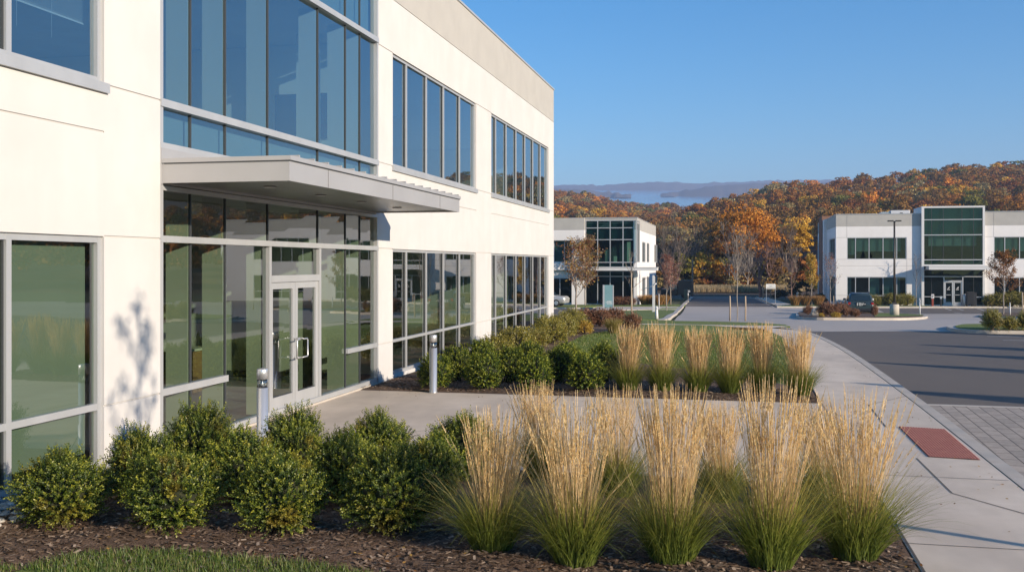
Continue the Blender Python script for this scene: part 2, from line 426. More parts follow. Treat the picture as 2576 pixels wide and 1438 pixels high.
# ---- entrance doors
dm = (cv[2] + cv[3]) / 2
for a0, a1, hs in ((cv[2] + .044, dm - .004, 1), (dm + .004, cv[3] - .044, -1)):
    d = MB(); w = .095
    fbox(d, fm, a0, a0 + w, .035, 2.128, -.10, -.045); fbox(d, fm, a1 - w, a1, .035, 2.128, -.10, -.045)
    fbox(d, fm, a0 + w, a1 - w, 2.02, 2.125, -.098, -.047); fbox(d, fm, a0 + w, a1 - w, .038, .30, -.098, -.047)
    fbox(d, fm, a0 + w, a1 - w, .30, .315, -.09, -.06, 1)
    D = d.build('door', [M['alu'], M['alu_dark']], MAIN)
    p = MB(); p.poly([fm.p(a0 + w, .30, -.072), fm.p(a1 - w, .30, -.071), fm.p(a1 - w, 2.02, -.073), fm.p(a0 + w, 2.02, -.07)]); p.build('pane', M['glass'], D)
    hx = (a1 - .05) if hs == 1 else (a0 + .05); dirn = -1 if hs == 1 else 1
    h = MB()
    h.tube([fm.p(hx, .87, -.045), fm.p(hx, .87, .06), fm.p(hx + dirn * .012, .88, .075), fm.p(hx + dirn * .14, .88, .085), fm.p(hx + dirn * .155, .9, .085),
            fm.p(hx + dirn * .155, 1.16, .085), fm.p(hx + dirn * .14, 1.18, .085), fm.p(hx + dirn * .012, 1.18, .075), fm.p(hx, 1.19, .06), fm.p(hx, 1.19, -.045)], .0125, 8)
    h.build('handle', M['steel'], D)
    hg = MB(); fbox(hg, fm, (a0 + a1) / 2 - .1, (a0 + a1) / 2 + .1, 2.0, 2.05, -.16, -.11); hg.build('door_closer', M['black'], D)
# ---- canopy
CAN = MB(); xo = 1.75; yc0, yc1 = yC0 + .03, 19.25; zb, zt = 3.445, 3.70
def cb(a, b, m=0): CAN.box((a[0], a[1] - 11.0, a[2]), (b[0], b[1] - 11.0, b[2]), m)
cb((xo - .035, yc0, zb), (xo, yc1, zt)); cb((.013, yc0, zb), (xo - .035, yc0 + .035, zt)); cb((.013, yc1 - .035, zb), (xo - .035, yc1, zt))
cb((.013, yc0 - .02, zt), (xo + .025, yc1 + .02, zt + .055))
cb((.04, yc0 - .012, zt - .012), (xo + .012, yc1 + .012, zt), 1)
CANOPY = CAN.build('canopy', [M['white_metal'], M['alu_dark']], MAIN)
s = MB()
n = 13
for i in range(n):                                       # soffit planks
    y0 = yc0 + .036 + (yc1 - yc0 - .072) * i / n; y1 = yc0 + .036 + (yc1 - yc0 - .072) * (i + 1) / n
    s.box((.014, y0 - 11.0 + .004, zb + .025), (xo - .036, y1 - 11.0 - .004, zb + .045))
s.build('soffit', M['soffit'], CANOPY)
s = MB()
yy = yc0 + .25
while yy < yc1:
    s.box((.02, yy - 11.015, zt + .055), (xo + .02, yy - 10.985, zt + .085)); yy += .46
s.build('roof_seam', M['white_metal'], CANOPY)
yy = yc0 + 1.2
while yy < yc1:
    s = MB(); s.box((xo, yy - 11.004, zb), (xo + .0025, yy - 10.996, zt - .014)); yy += 2.6; s.build('fascia_joint', M['joint'], CANOPY)
for yy in (yc0 + 1.1, yc0 + 2.8, yc0 + 4.5, yc0 + 6.3):
    s = MB(); s.lathe([(.085, 0), (.085, .012), (.06, .014), (.055, .03)], 16, (.95, yy - 11.0, zb + .008)); s.build('downlight', M['white_metal'], CANOPY)
M['shade'] = surf('shade_fabric', (.34, .36, .31), (.37, .39, .34), .5, .9)
# ---- interiors
def ibox(name, mat, s0, s1, z0, z1, t0, t1):
    b = MB(); fbox(b, fm, s0, s1, z0, z1, t0, t1); return b.build(name, M[mat], MAIN)
ibox('interior_floor', 'int_floor', yS + .1, yEnd - .1, -.1, .025, -16, -.14)
ibox('floor_slab', 'int_ceil', yS + .1, yEnd - .1, 3.40, 4.36, -16, -.26)
ibox('interior_ceiling', 'int_ceil', yS + .1, yEnd - .1, 7.02, 7.2, -16, -.26)
ibox('interior_wall', 'int_wall', yS + .1, yEnd - .1, .03, 7.0, -16.2, -16.0)
ibox('interior_wall', 'int_wall', yC1 + .25, yC1 + .4, .03, 3.395, -15.9, -.2)      # end wall of the lobby
ibox('interior_wall', 'int_wall', yC1 + .25, yC1 + .4, 4.37, 7.0, -15.9, -.2)
ibox('interior_wall', 'int_wall', yL1 + .12, yL1 + .25, .03, 3.395, -15.9, -.2)      # between the left room and the lobby
ibox('interior_wall', 'int_wall', yEnd - .35, yEnd - .2, .03, 3.395, -15.9, -.2)
ibox('interior_wall', 'int_wall', yEnd - .35, yEnd - .2, 4.37, 7.0, -15.9, -.2)
for yy, xx in ((13.6, -5.2), (18.2, -3.0), (18.9, -1.3), (24.0, -3.2), (30.0, -3.2)):
    ibox('column', 'int_wall', yy - .18, yy + .18, .03, 3.395, xx - .18, xx + .18)
    ibox('column', 'int_wall', yy - .18, yy + .18, 4.37, 7.0, xx - .18, xx + .18)
ibox('skirting', 'int_dark', yC1 + .235, yC1 + .25, .03, .16, -15.8, -.25)
# slatted blind in the upper left window: part of the window wall
bl = MB()
z = 6.83
while z > 5.2:
    bl.poly([fm.p(FY(30) + .06, z, -.20), fm.p(yL1 - .1, z, -.20), fm.p(yL1 - .1, z - .016, -.225), fm.p(FY(30) + .06, z - .016, -.225)]); z -= .027
fbox(bl, fm, FY(30) + .06, yL1 - .1, z - .02, z, -.225, -.20)
for q in (.25, .8): fbox(bl, fm, FY(30) + .06 + q, FY(30) + .063 + q, 4.9, 6.85, -.198, -.196)
bl.build('slatted_blind', M['blind_slat'], MAIN)

ed_ = [yL0] + sorted(mL) + [yL1]
for i in range(4):
    b = MB(); fbox(b, fm, ed_[i] + .05, ed_[i+1] - (.05 if i < 3 else .09), .25, 2.70, -.20, -.188); b.build('roller_shade', M['shade'], MAIN)
# things inside the lobby
t = empty('reception_desk', (-10.4, 17.2, .025), 0, 'brown wooden reception desk with pale top seen through the lobby glass left of the doors', 'desk')
b = MB(); b.box((-.5, -.35, 0), (-.07, .35, .78)); b.box((.07, -.35, 0), (.5, .35, .78)); b.box((-.07, -.3, .02), (.07, .35, .76), 1); b.build('front_panel', [M['wood'], M['black']], t, bevel=.008)
b = MB(); b.box((-.55, -.4, .78), (.55, .4, .82)); b.box((-.5, -.35, .82), (.5, -.3, 1.12)); b.build('counter_top', M['int_wall'], t)
t = empty('wall_screen', (-8.9, yC1 + .24, 5.5), 0, 'dark flat screen mounted on the upper floor wall behind the curtain wall glass', 'screen')
b = MB(); b.box((-.62, -.05, -.47), (.62, 0, .47)); b.build('bezel', M['black'], t, bevel=.006)
b = MB(); b.box((-.59, -.054, -.44), (.59, -.051, .44)); b.build('display', surf('screen_black', (.012, .013, .015), rough=.25), t)
# ================================================================ ground sheets
def drape(name, poly, off, mat, skirt=0.0, smat=None, kind='structure', parent=None):
    bm = bmesh.new()
    f = bm.faces.new([bm.verts.new((x, y, 0)) for x, y in poly])
    if f.normal.z < 0 or f.calc_area() == 0: f.normal_flip()
    f.normal_update()
    if f.normal.z < 0: f.normal_flip()
    ymin, ymax = min(p[1] for p in poly), max(p[1] for p in poly)
    if ymax > 40:
        bmesh.ops.triangulate(bm, faces=bm.faces[:])
        for k in range(40, 93):
            if ymin < k < ymax:
                bmesh.ops.bisect_plane(bm, geom=bm.verts[:] + bm.edges[:] + bm.faces[:], plane_co=(0, k, 0), plane_no=(0, 1, 0))
    for v in bm.verts: v.co.z = gz(v.co.y) + off
    if skirt > 0:
        be = [e for e in bm.edges if e.is_boundary]
        r = bmesh.ops.extrude_edge_only(bm, edges=be)
        for v in [x for x in r['geom'] if isinstance(x, bmesh.types.BMVert)]: v.co.z -= skirt
        fs = [x for x in r['geom'] if isinstance(x, bmesh.types.BMFace)]
        if smat:
            for q in fs: q.material_index = 1
        bmesh.ops.recalc_face_normals(bm, faces=bm.faces[:])
    me = bpy.data.meshes.new(name); bm.to_mesh(me); bm.free()
    me.materials.append(mat)
    if smat: me.materials.append(smat)
    o = obj(name, me, parent)
    if kind: o['kind'] = kind
    return o

def strip(pl, w):
    """polyline -> band polygon, w to the left of travel"""
    L = []
    for i, p in enumerate(pl):
        a = Vector(pl[max(i - 1, 0)]); b = Vector(pl[min(i + 1, len(pl) - 1)]); d = (b - a).normalized()
        L.append((p[0] - d.y * w, p[1] + d.x * w))
    return list(pl) + L[::-1]
def smooth_pl(pts, n=6):
    """Catmull-Rom"""
    out = []
    P_ = [pts[0]] + list(pts) + [pts[-1]]
    for i in range(1, len(P_) - 2):
        for k in range(n):
            t = k / n; r = []
            for c in (0, 1):
                a, b, d, e = P_[i-1][c], P_[i][c], P_[i+1][c], P_[i+2][c]
                r.append(.5 * (2*b + (d - a) * t + (2*a - 5*b + 4*d - e) * t*t + (3*b - a - 3*d + e) * t**3))
            out.append(tuple(r))
    out.append(tuple(pts[-1])); return out

# --- hills: ridges given as silhouette rows over the horizontal angle
def tab(t, v):
    if v <= t[0][0]: return t[0][1]
    for (a, b), (c, d) in zip(t, t[1:]):
        if v <= c: return b + (d - b) * (v - a) / (c - a)
    return t[-1][1]
RR = [(1500, 700), (1600, 610), (1662, 556), (1727, 514), (1776, 501), (1841, 485), (1906, 466), (1981, 452), (2060, 447), (2143, 438), (2241, 433), (2320, 418), (2404, 404), (2480, 400), (2550, 395), (2700, 388), (3200, 400), (5000, 430)]
RL = [(-2000, 480), (1300, 470), (1395, 472), (1450, 475), (1499, 488), (1548, 501), (1613, 508), (1711, 506), (1800, 508), (2000, 520), (2300, 600)]
TRH = 9.3
def _ang(x, y):
    d = depth(x, y)
    if d < 1: return None
    px = CX + FL * (x * CT + y * ST) / d
    return max(-3000, min(8000, px)), d
def hill(x, y):
    base = gz(y) if -60 < y < 126 else (gz(60) if y < 0 else -1.4)
    a = _ang(x, y)
    if a is None: return base
    px, d = a
    z = base
    for T, r0, r1 in ((RR, 167, 430 + (min(px, 2700) - 1660) * .2), (RL, 190, 800)):
        if T is RR and px < 1560: continue
        if T is RR: r1 = max(r1, 380)
        top = H + (HY - tab(T, px)) / FL * r1 - TRH
        if d <= r0: continue
        if d < r1: t = (d - r0) / (r1 - r0); h = -1.4 + (top + 1.4) * (t ** 1.15)
        else: h = top - (d - r1) * .07
        z = max(z, h)
    if d > 1500: z = min(z, -20)
    return z

xs = list(range(-700, -60, 20)) + list(range(-60, 80, 5)) + list(range(80, 900, 20))
ys = list(range(-80, 40, 10)) + list(range(40, 92, 1)) + list(range(92, 200, 4)) + list(range(200, 860, 12)) + list(range(860, 1700, 60))
V = [(x, y, hill(x, y) - .16) for y in ys for x in xs]
nx = len(xs); F = [(j*nx+i, j*nx+i+1, (j+1)*nx+i+1, (j+1)*nx+i) for j in range(len(ys)-1) for i in range(nx-1)]
mi = [0 if ys[j] < 118 else 1 for j in range(len(ys)-1) for i in range(nx-1)]
gobj = obj('ground', arr_mesh('ground', V, F, [M['soil_grass'], M['forest_floor']], mi)); gobj['kind'] = 'structure'

# --- parking and drives
yb = lambda x: 39.3 + .16 * (x - 2.5)
kerb_in = smooth_pl([(2.98, -8), (2.97, 4), (2.97, 12), (2.98, 18), (2.93, 24), (2.80, 30), (2.50, 35), (2.05, 38.4), (1.5, 40.0)])
kerb_out = [(x + .19, y) for x, y in kerb_in]
lot = [p for p in kerb_out[::-1] if p[1] > -30 and p[1] < 39.2]
drape('parking_lot', [(1.9, 39.3)] + [(x - .05, y) for x, y in lot] + [(3.1, -30), (70, -30), (70, yb(70))], -.10, M['asphalt'])
roadL = [G(*p) for p in ((1690, 806), (1700, 797), (1714, 785), (1728, 762), (1744, 745))]
roadR = [G(*p) for p in ((1882, 745), (1898, 747), (1925, 758), (1953, 771))]
drv = [(1.9, 39.34), (70, yb(70) + .04), (70, 84.5)] + [G(2700, 771.5)] + [G(2200, 771.5)] + roadR[::-1] + roadL[::-1] + [(-1.0, 43.5), (1.0, 41.5)]
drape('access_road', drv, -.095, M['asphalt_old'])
drape('side_drive', [G(1250, 800), G(1250, 774), G(1500, 774), G(1476, 800)], -.09, M['asphalt'])
drape('far_parking', [G(2205, 773), G(2700, 773), G(2700, 786), G(2330, 786), G(2225, 783)], -.088, M['asphalt'])
drape('road_shade_sheet', [G(1721, 768), G(1744, 746), G(1880, 746), G(1896, 748), G(1945, 769)], -.089, M['asphalt'])  # darker asphalt sheet paints the shade over the far end of the road
# white bay lines of the far parking
def line(p0, p1, w=.1, off=-.084, name='bay_line'):
    a, b = Vector(p0), Vector(p1); d = (b - a).normalized(); n_ = Vector((-d.y, d.x)) * w / 2
    return drape(name, [tuple(a - n_), tuple(b - n_), tuple(b + n_), tuple(a + n_)], off, M['paint'])
for (a, b) in (((2372, 771.8), (2394, 777.5)), ((2400, 771.8), (2424, 777.5)), ((2400, 783), (2420, 785.5)), ((2452, 771.8), (2475, 777.5))):
    line(G(*a), G(*b), .14, name='road_marking')
for (a, b) in (((2483, 838.5), (2640, 840)), ((2523, 848), (2660, 850))):
    line(G(*a), G(*b), .10, -.094, name='road_marking')
line(G(2041, 827.5), G(2395, 824.2), .14, -.09, name='road_marking')

# --- pavement along the kerb, plaza in front of the doors
PX = 1.40
walk_in = [(x, y) for x, y in kerb_in]
side = [(PX, -8)] + [p for p in walk_in if p[1] <= 38.5] + [(1.0, 39.6), (-.4, 39.3), (-.1, 38.3), (PX - .3, 37.2), (PX, 35)]
drape('pavement', side, 0.0, M['concrete'], .2, M['kerb'])
drape('plaza', [(X0 + .04, 11.62), (PX, 11.62), (PX, 18.32), (X0 + .04, 18.32)], 0.0, M['concrete'], .2, M['kerb'])
drape('cross_path', [G(1590, 814.2), G(1700, 815.5), G(1850, 818.5), G(1990, 820.5), G(1925, 826.5), G(1860, 823.5), G(1760, 817.5), G(1590, 816)], .01, M['concrete'])
kb = MB()
kz = lambda y: .012 if y < 14.6 or y > 18.4 else .006
drape('kerb', strip([(x, y) for x, y in kerb_out], .178)[:], .006, M['kerb'], .22)
# control joints
def joint(p0, p1, w=.014, off=.004, name='pavement_joint'):
    a, b = Vector(p0), Vector(p1); d = (b - a).normalized(); n_ = Vector((-d.y, d.x)) * w / 2
    m = MB(); m.poly([(*(a - n_), off), (*(b - n_), off), (*(b + n_), off), (*(a + n_), off)]); o = m.build(name, M['joint']); o['kind'] = 'structure'
for y in (9.3, 12.25, 21.6, 24.8, 28.0, 31.2, 34.4): joint((PX, y), (2.94, y), .012)
joint((PX, 11.6), (PX, 18.3), .012); joint((-3.2, 11.64), (-3.2, 18.3), .016); joint((-5.9, 11.7), (-1.9, 18.3), .010)
joint((-.6, 11.64), (-.6, 18.3), .012); joint((PX + .02, 8.2), (PX + .02, 11.6), .02)
# flared kerb ramp with its tactile pad
rp = [G(2190, 1018), G(2297, 994), G(2310, 1012)]
joint(G(2185, 1018), G(2297, 992), .014); joint(G(2185, 1018), G(2229, 1074), .02)
joint(G(2306, 1152), G(2395, 1240), .015); joint(G(2395, 1240), G(2600, 1298), .015)
pad = empty('tactile_pad', (0, 0, 0), 0, 'brick red tactile paving pad with raised domes at the kerb ramp', 'tactile paving')
c = [Vector((*G(*q), .004)) for q in ((2260, 1073), (2376, 1080), (2466, 1157), (2336, 1149))]
red = surf('red_tactile_shaded', (.10, .034, .03), (.14, .048, .042), 6, .8, bump=.3, bscale=90)
b = MB(); b.poly([tuple(q + Vector((0, 0, .004))) for q in c])
for i in range(4): b.poly([tuple(c[i]), tuple(c[(i+1) % 4]), tuple(c[(i+1) % 4] + Vector((0, 0, .004))), tuple(c[i] + Vector((0, 0, .004)))])
for i in range(17):
    for j in range(26):
        u, v = (i + .5) / 17, (j + .5) / 26
        q = (c[0] * (1 - u) + c[1] * u) * (1 - v) + (c[3] * (1 - u) + c[2] * u) * v
        b.lathe([(.019, .004), (.017, .011), (.010, .0145)], 7, tuple(q), 1)
b.build('slab', [red, surf('red_dome_lit', (.36, .14, .12), (.42, .18, .15), 6, .8)], pad)  # dark slab and light domes put the relief's light and shade into colour
# block paved ramp in the lot
pv, nt, out = _nt('block_paving')
pr = nt.nodes.new('ShaderNodeBsdfPrincipled'); pr.inputs['Roughness'].default_value = .85
br = nt.nodes.new('ShaderNodeTexBrick'); tc = nt.nodes.new('ShaderNodeTexCoord'); mp = nt.nodes.new('ShaderNodeMapping'); mp.inputs['Rotation'].default_value = (0, 0, math.radians(92))
nt.links.new(tc.outputs['Object'], mp.inputs[0]); nt.links.new(mp.outputs[0], br.inputs['Vector'])
br.inputs['Scale'].default_value = 1.0; br.inputs['Brick Width'].default_value = .42; br.inputs['Row Height'].default_value = .21; br.inputs['Mortar Size'].default_value = .009
br.inputs['Color1'].default_value = (.46, .385, .315, 1); br.inputs['Color2'].default_value = (.36, .305, .25, 1); br.inputs['Mortar'].default_value = (.12, .10, .085, 1)
n5 = _noise(nt, 14, 5); r5 = _ramp(nt, [(.3, (.8, .8, .8)), (.7, (1.12, 1.1, 1.08))]); nt.links.new(n5.outputs['Fac'], r5.inputs[0])
nt.links.new(_mixc(nt, br.outputs['Color'], r5.outputs[0], 1.0, 'MULTIPLY'), pr.inputs['Base Color'])
bp = nt.nodes.new('ShaderNodeBump'); bp.inputs['Strength'].default_value = .9; bp.inputs['Distance'].default_value = .012; bp.invert = True
nt.links.new(br.outputs['Fac'], bp.inputs['Height']); nt.links.new(bp.outputs[0], pr.inputs['Normal']); nt.links.new(pr.outputs[0], out.inputs[0])
drape('block_paving', [(3.17, 2), (60, 2), (60, 18.0), (3.17, 18.72)], -.03, pv, .1)
drape('paving_edge', [(3.17, 18.725), (60, 18.005), (60, 18.16), (3.17, 18.88)], -.028, M['kerb'], .1)

# --- planting beds and lawn
def bumpy(name, poly, off, mat, step, amp, edge=.35, seed=1, kind='structure'):
    """mounded bed: grid clipped to the polygon, higher away from the edge"""
    from mathutils import noise as mn
    bm = bmesh.new(); f = bm.faces.new([bm.verts.new((x, y, 0)) for x, y in poly]); f.normal_update()
    if f.normal.z < 0: f.normal_flip()
    bmesh.ops.triangulate(bm, faces=bm.faces[:])
    for ax in (0, 1):
        lo, hi = min(p[ax] for p in poly), max(p[ax] for p in poly); k = lo + step
        while k < hi:
            bmesh.ops.bisect_plane(bm, geom=bm.verts[:] + bm.edges[:] + bm.faces[:], plane_co=(k, 0, 0) if ax == 0 else (0, k, 0), plane_no=(1, 0, 0) if ax == 0 else (0, 1, 0)); k += step
    segs = [(Vector(poly[i]), Vector(poly[(i+1) % len(poly)])) for i in range(len(poly))]
    for v in bm.verts:
        p = Vector((v.co.x, v.co.y)); dm_ = 9
        for a, b_ in segs:
            ab = b_ - a; t_ = max(0, min(1, (p - a).dot(ab) / max(ab.length_squared, 1e-9))); dm_ = min(dm_, (p - a - ab * t_).length)
        e = _ss(dm_ / edge)
        v.co.z = gz(v.co.y) + off + e * amp * (.55 + .9 * mn.noise(Vector((v.co.x * 1.1, v.co.y * 1.1, seed)))) + e * .012 * mn.noise(Vector((v.co.x * 9, v.co.y * 9, seed)))
    me = bpy.data.meshes.new(name); bm.to_mesh(me); bm.free(); me.materials.append(mat)
    me.polygons.foreach_set('use_smooth', np.ones(len(me.polygons), dtype=bool))
    o = obj(name, me); o['kind'] = kind; return o

lawn_edge = smooth_pl([G(-250, 1500), G(20, 1440), G(200, 1397), G(400, 1388), G(600, 1403), G(800, 1424), G(960, 1450), G(1200, 1520)], 5)
bed1 = [(X0 + .02, 11.6)] + [(X0 + .02, 6.0)] + [p for p in lawn_edge if p[0] > X0 + .1] + [(PX - .02, 7.0), (PX - .02, 11.6)]
bumpy('mulch_bed', bed1, .004, M['mulch'], .22, .07, .45, 1)
drape('lawn', [p for p in lawn_edge if p[0] > X0 + .1][::-1] + [(X0 + .05, 6.0), (X0 + .05, 1.5), (PX - .02, 1.5), (PX - .02, 7.0)], .0, M['lawn'])
bed2 = [(X0 + .02, 18.34), (PX - .02, 18.34), (PX - .05, 20.0), G(1900, 950), G(1700, 925), G(1500, 900), G(1440, 885), G(1420, 872), G(1432, 862), G(1469, 843), G(1516, 835), G(1584, 829.5), G(1600, 822), G(1560, 814), G(1500, 808), G(1400, 806), (X0 + .02, 39.2)]
bumpy('mulch_bed', bed2, .004, M['mulch'], .5, .06, .5, 2)
drape('lawn', bed2[3:13][::-1] + [(PX - .05, 20.0), (PX - .02, 35), (PX - .3, 37.1), G(1918, 826.2), G(1860, 823.7), G(1760, 817.8), G(1600, 816.3)], .0, M['lawn'])
drape('lawn', [G(1590, 814), G(1700, 815.2), G(1850, 818.2), G(1988, 820.2), G(1975, 816), G(1900, 811), G(1800, 808), G(1700, 806.5), G(1690, 805), G(1560, 804), G(1500, 806)], -.0, M['lawn'], .1)
# left lawn islands between the side drive and the road
isl = smooth_pl([G(1478, 800), G(1500, 782), G(1560, 781), G(1640, 779), G(1698, 779), G(1703, 783), G(1694, 791), G(1684, 799), G(1675, 803)], 4) + [G(1560, 803.5)]
drape('lawn', isl, .0, M['lawn'], .12)
drape('kerb', strip([G(1672, 804.5), G(1686, 800), G(1697, 791), G(1706, 783), G(1724, 765), G(1745, 746)], .3), .02, M['kerb'], .14)
drape('pavement', [G(1500, 780.5), G(1500, 771), G(1720, 771), G(1706, 779), G(1640, 778.5)], .002, M['concrete'], .1)
drape('lawn', [G(1380, 773.8), G(1380, 766), G(1700, 765), G(1725, 765), G(1719, 770.6), G(1500, 770.6)], .0, M['lawn'], .12)
drape('lawn', [G(1660, 777.5), G(1700, 776.5), G(1704, 775), G(1665, 775)], .03, M['lawn'], .1)
drape('kerb', strip([G(1250, 773.8), G(1500, 773.8)], .35), .02, M['kerb'], .14)
# right side: pavement and lawn in front of the right building
drape('pavement', [G(1900, 747), G(1930, 747.5), G(1992, 766), G(1956, 769)], .002, M['concrete'], .12)
drape('lawn', [G(1957, 769), G(1992, 766), G(2340, 765.5), G(2340, 770), G(1957, 770)], .0, M['lawn'], .12)
drape('kerb', strip([G(2700, 771.2), G(1955, 771.2)][::-1], .4), .02, M['kerb'], .14)
drape('plaza', [G(2345, 770), G(2345, 763), (20.2, 99.3), (26, 99.3), G(2700, 765), G(2700, 770)], .004, M['concrete'], .1)
drape('lawn', [G(2480, 768), G(2480, 763), G(2700, 763), G(2700, 768)], .02, M['lawn'], .1)
islA = smooth_pl([G(2003, 789), G(2006, 796), G(2040, 799), G(2110, 800), G(2200, 800.5), G(2290, 800), G(2330, 797), G(2322, 792), G(2240, 788), G(2130, 785), G(2040, 783), G(2010, 785), G(2003, 789)], 4)[:-1]
islB = smooth_pl([G(2381, 822), G(2398, 827.5), G(2456, 831.5), G(2576, 833), G(2720, 833), G(2720, 816), G(2576, 815.5), G(2430, 816), G(2395, 818), G(2381, 822)], 4)[:-1]
islC = smooth_pl([G(2462, 793), G(2500, 796), G(2600, 798), G(2700, 798), G(2700, 788), G(2560, 787), G(2490, 787.5), G(2462, 793)], 4)[:-1]
def inset(poly, k):
    c_ = Vector((sum(p[0] for p in poly) / len(poly), sum(p[1] for p in poly) / len(poly)))
    out_ = []
    for p in poly:
        v = Vector(p) - c_; out_.append(tuple(c_ + v * max(0, 1 - k / max(v.length, .01))))
    return out_
for isx, mt in ((islA, 'mulch'), (islB, 'lawn'), (islC, 'mulch')):
    drape('kerb', isx, .02, M['kerb'], .16); drape('mulch_bed' if mt == 'mulch' else 'lawn', inset(isx, .32), .045, M[mt], .06)
drape('lawn', inset(smooth_pl([G(2200, 799.3), G(2320, 796.5), G(2318, 793), G(2240, 789), G(2195, 788.5)], 2), .15), .055, M['lawn'])

# --- scattered bark chips, pebbles and grass blades (uncountable)
def inpoly(poly, X, Y):
    r = np.zeros(len(X), bool); n_ = len(poly); j = n_ - 1
    for i in range(n_):
        xi, yi = poly[i]; xj, yj = poly[j]
        cnd = ((yi > Y) != (yj > Y)) & (X < (xj - xi) * (Y - yi) / (yj - yi + 1e-12) + xi)
        r ^= cnd; j = i
    return r
def scatter(poly, n_):
    xs_ = [p[0] for p in poly]; ys_ = [p[1] for p in poly]
    X = RNG.uniform(min(xs_), max(xs_), n_); Y = RNG.uniform(min(ys_), max(ys_), n_)
    k = inpoly(poly, X, Y); return X[k], Y[k]
def unit(v): return v / np.maximum(np.linalg.norm(v, axis=-1, keepdims=True), 1e-9)
def quads(C, A, B, shape='rect'):
    """centres, half-axis vectors -> quads"""
    if shape == 'rect': Vq = np.stack([C - A - B, C + A - B, C + A + B, C - A + B], 1)
    else: Vq = np.stack([C - A, C + B * .9 - A * .1, C + A, C - B * .9 - A * .1], 1)
    n_ = len(C); return Vq.reshape(-1, 3), np.arange(n_ * 4).reshape(n_, 4)
def chips(name, poly, n_, z, smin, smax, mat, lift=.3):
    X, Y = scatter(poly, n_); k = len(X)
    a = RNG.uniform(0, 2 * PI, k); L = RNG.uniform(smin, smax, k); t_ = RNG.uniform(-lift, lift, k)
    A = np.stack([np.cos(a), np.sin(a), t_], 1); A = unit(A) * L[:, None]
    B = np.stack([-np.sin(a), np.cos(a), RNG.uniform(-lift, lift, k)], 1); B = unit(B) * (L * RNG.uniform(.2, .5, k))[:, None]
    dg = bpy.context.evaluated_depsgraph_get(); dg.update()
    Z = np.array([ (lambda h: h[1].z if h[0] else z)(SC.ray_cast(dg, (x, y, .5), (0, 0, -1))[:2]) for x, y in zip(X, Y)])
    V_, F_ = quads(np.stack([X, Y, Z + .008 + RNG.uniform(0, .008, k)], 1), A, B)
    o = obj(name, arr_mesh(name, V_, F_, [mat])); o['kind'] = 'stuff'; return o
front = [p for p in bed1 if p[1] < 11] + [(PX, 9.6), (X0, 9.9)]
chips('bark_chips', [(X0, 9.7), (X0, 7.0), (PX, 7.2), (PX, 9.6)], 16000, .06, .010, .034, M['chip'])
chips('bark_chips', [(X0, 18.4), (PX, 18.4), (PX, 20), (X0, 20.5)], 7000, .04, .014, .036, M['chip'])
pb = MB(); rr = random.Random(3)
for i in range(260):
    x, y = X0 + .1 + rr.random() ** 1.5 * .55, 7.4 + rr.random() * 1.9
    r = rr.uniform(.02, .05)
    pb.lathe([(r * .5, -.004), (r, r * .35), (r * .8, r * .75), (r * .3, r * .95)], 6, (x, y, .05))
o = pb.build('pebbles', M['pebble']); o['kind'] = 'stuff'

def ribbons(base, az, th0, bend, L, w, K=5, taper=.15, twist=None):
    """curved tapered blades; th0 = start elevation from vertical, bend = extra droop along the blade"""
    n_ = len(base); tt = np.linspace(0, 1, K + 1)
    th = th0[:, None] + bend[:, None] * tt[None, :]
    dx = np.sin(th); dz = np.cos(th); seg = (L / K)[:, None]
    hx = np.cumsum(np.concatenate([np.zeros((n_, 1)), (dx[:, :-1] * seg)], 1), 1); hz = np.cumsum(np.concatenate([np.zeros((n_, 1)), (dz[:, :-1] * seg)], 1), 1)
    C = np.stack([base[:, 0:1] + hx * np.cos(az)[:, None], base[:, 1:2] + hx * np.sin(az)[:, None], base[:, 2:3] + hz], 2)
    tw = az + PI / 2 + (twist if twist is not None else RNG.uniform(-.9, .9, n_))
    wd = (w[:, None] * (1 - (1 - taper) * tt[None, :] ** 1.5))[..., None] * .5
    S_ = np.stack([np.cos(tw), np.sin(tw), np.zeros(n_)], 1)[:, None, :]
    V_ = np.stack([C - S_ * wd, C + S_ * wd], 2).reshape(-1, 3)
    b = (np.arange(n_) * (K + 1) * 2)[:, None] + (np.arange(K) * 2)[None, :]
    F_ = np.stack([b, b + 1, b + 3, b + 2], 2).reshape(-1, 4)
    return V_, F_, C
def blades(name, poly, n_, h0, h1, w, z=0.0, mat='blade'):
    X, Y = scatter(poly, n_); k = len(X)
    V_, F_, _c = ribbons(np.stack([X, Y, np.full(k, z)], 1), RNG.uniform(0, 2 * PI, k), RNG.uniform(.0, .5, k), RNG.uniform(.1, 1.0, k), RNG.uniform(h0, h1, k), np.full(k, w), 3)
    o = obj(name, arr_mesh(name, V_, F_, [M[mat]])); o['kind'] = 'stuff'; return o
nl = [p for p in lawn_edge if p[0] > X0 + .1]
blades('grass', [(p[0], p[1] + RNG.uniform(-.02, .04)) for p in nl][::-1] + [(-7.0, 7.2), (-3.5, 6.6), (PX - .1, 6.6)], 42000, .035, .085, .006)
blades('grass', bed2[3:12][::-1] + [(PX - .05, 20.5), (PX - .05, 34), (-1, 36)], 60000, .03, .065, .012)

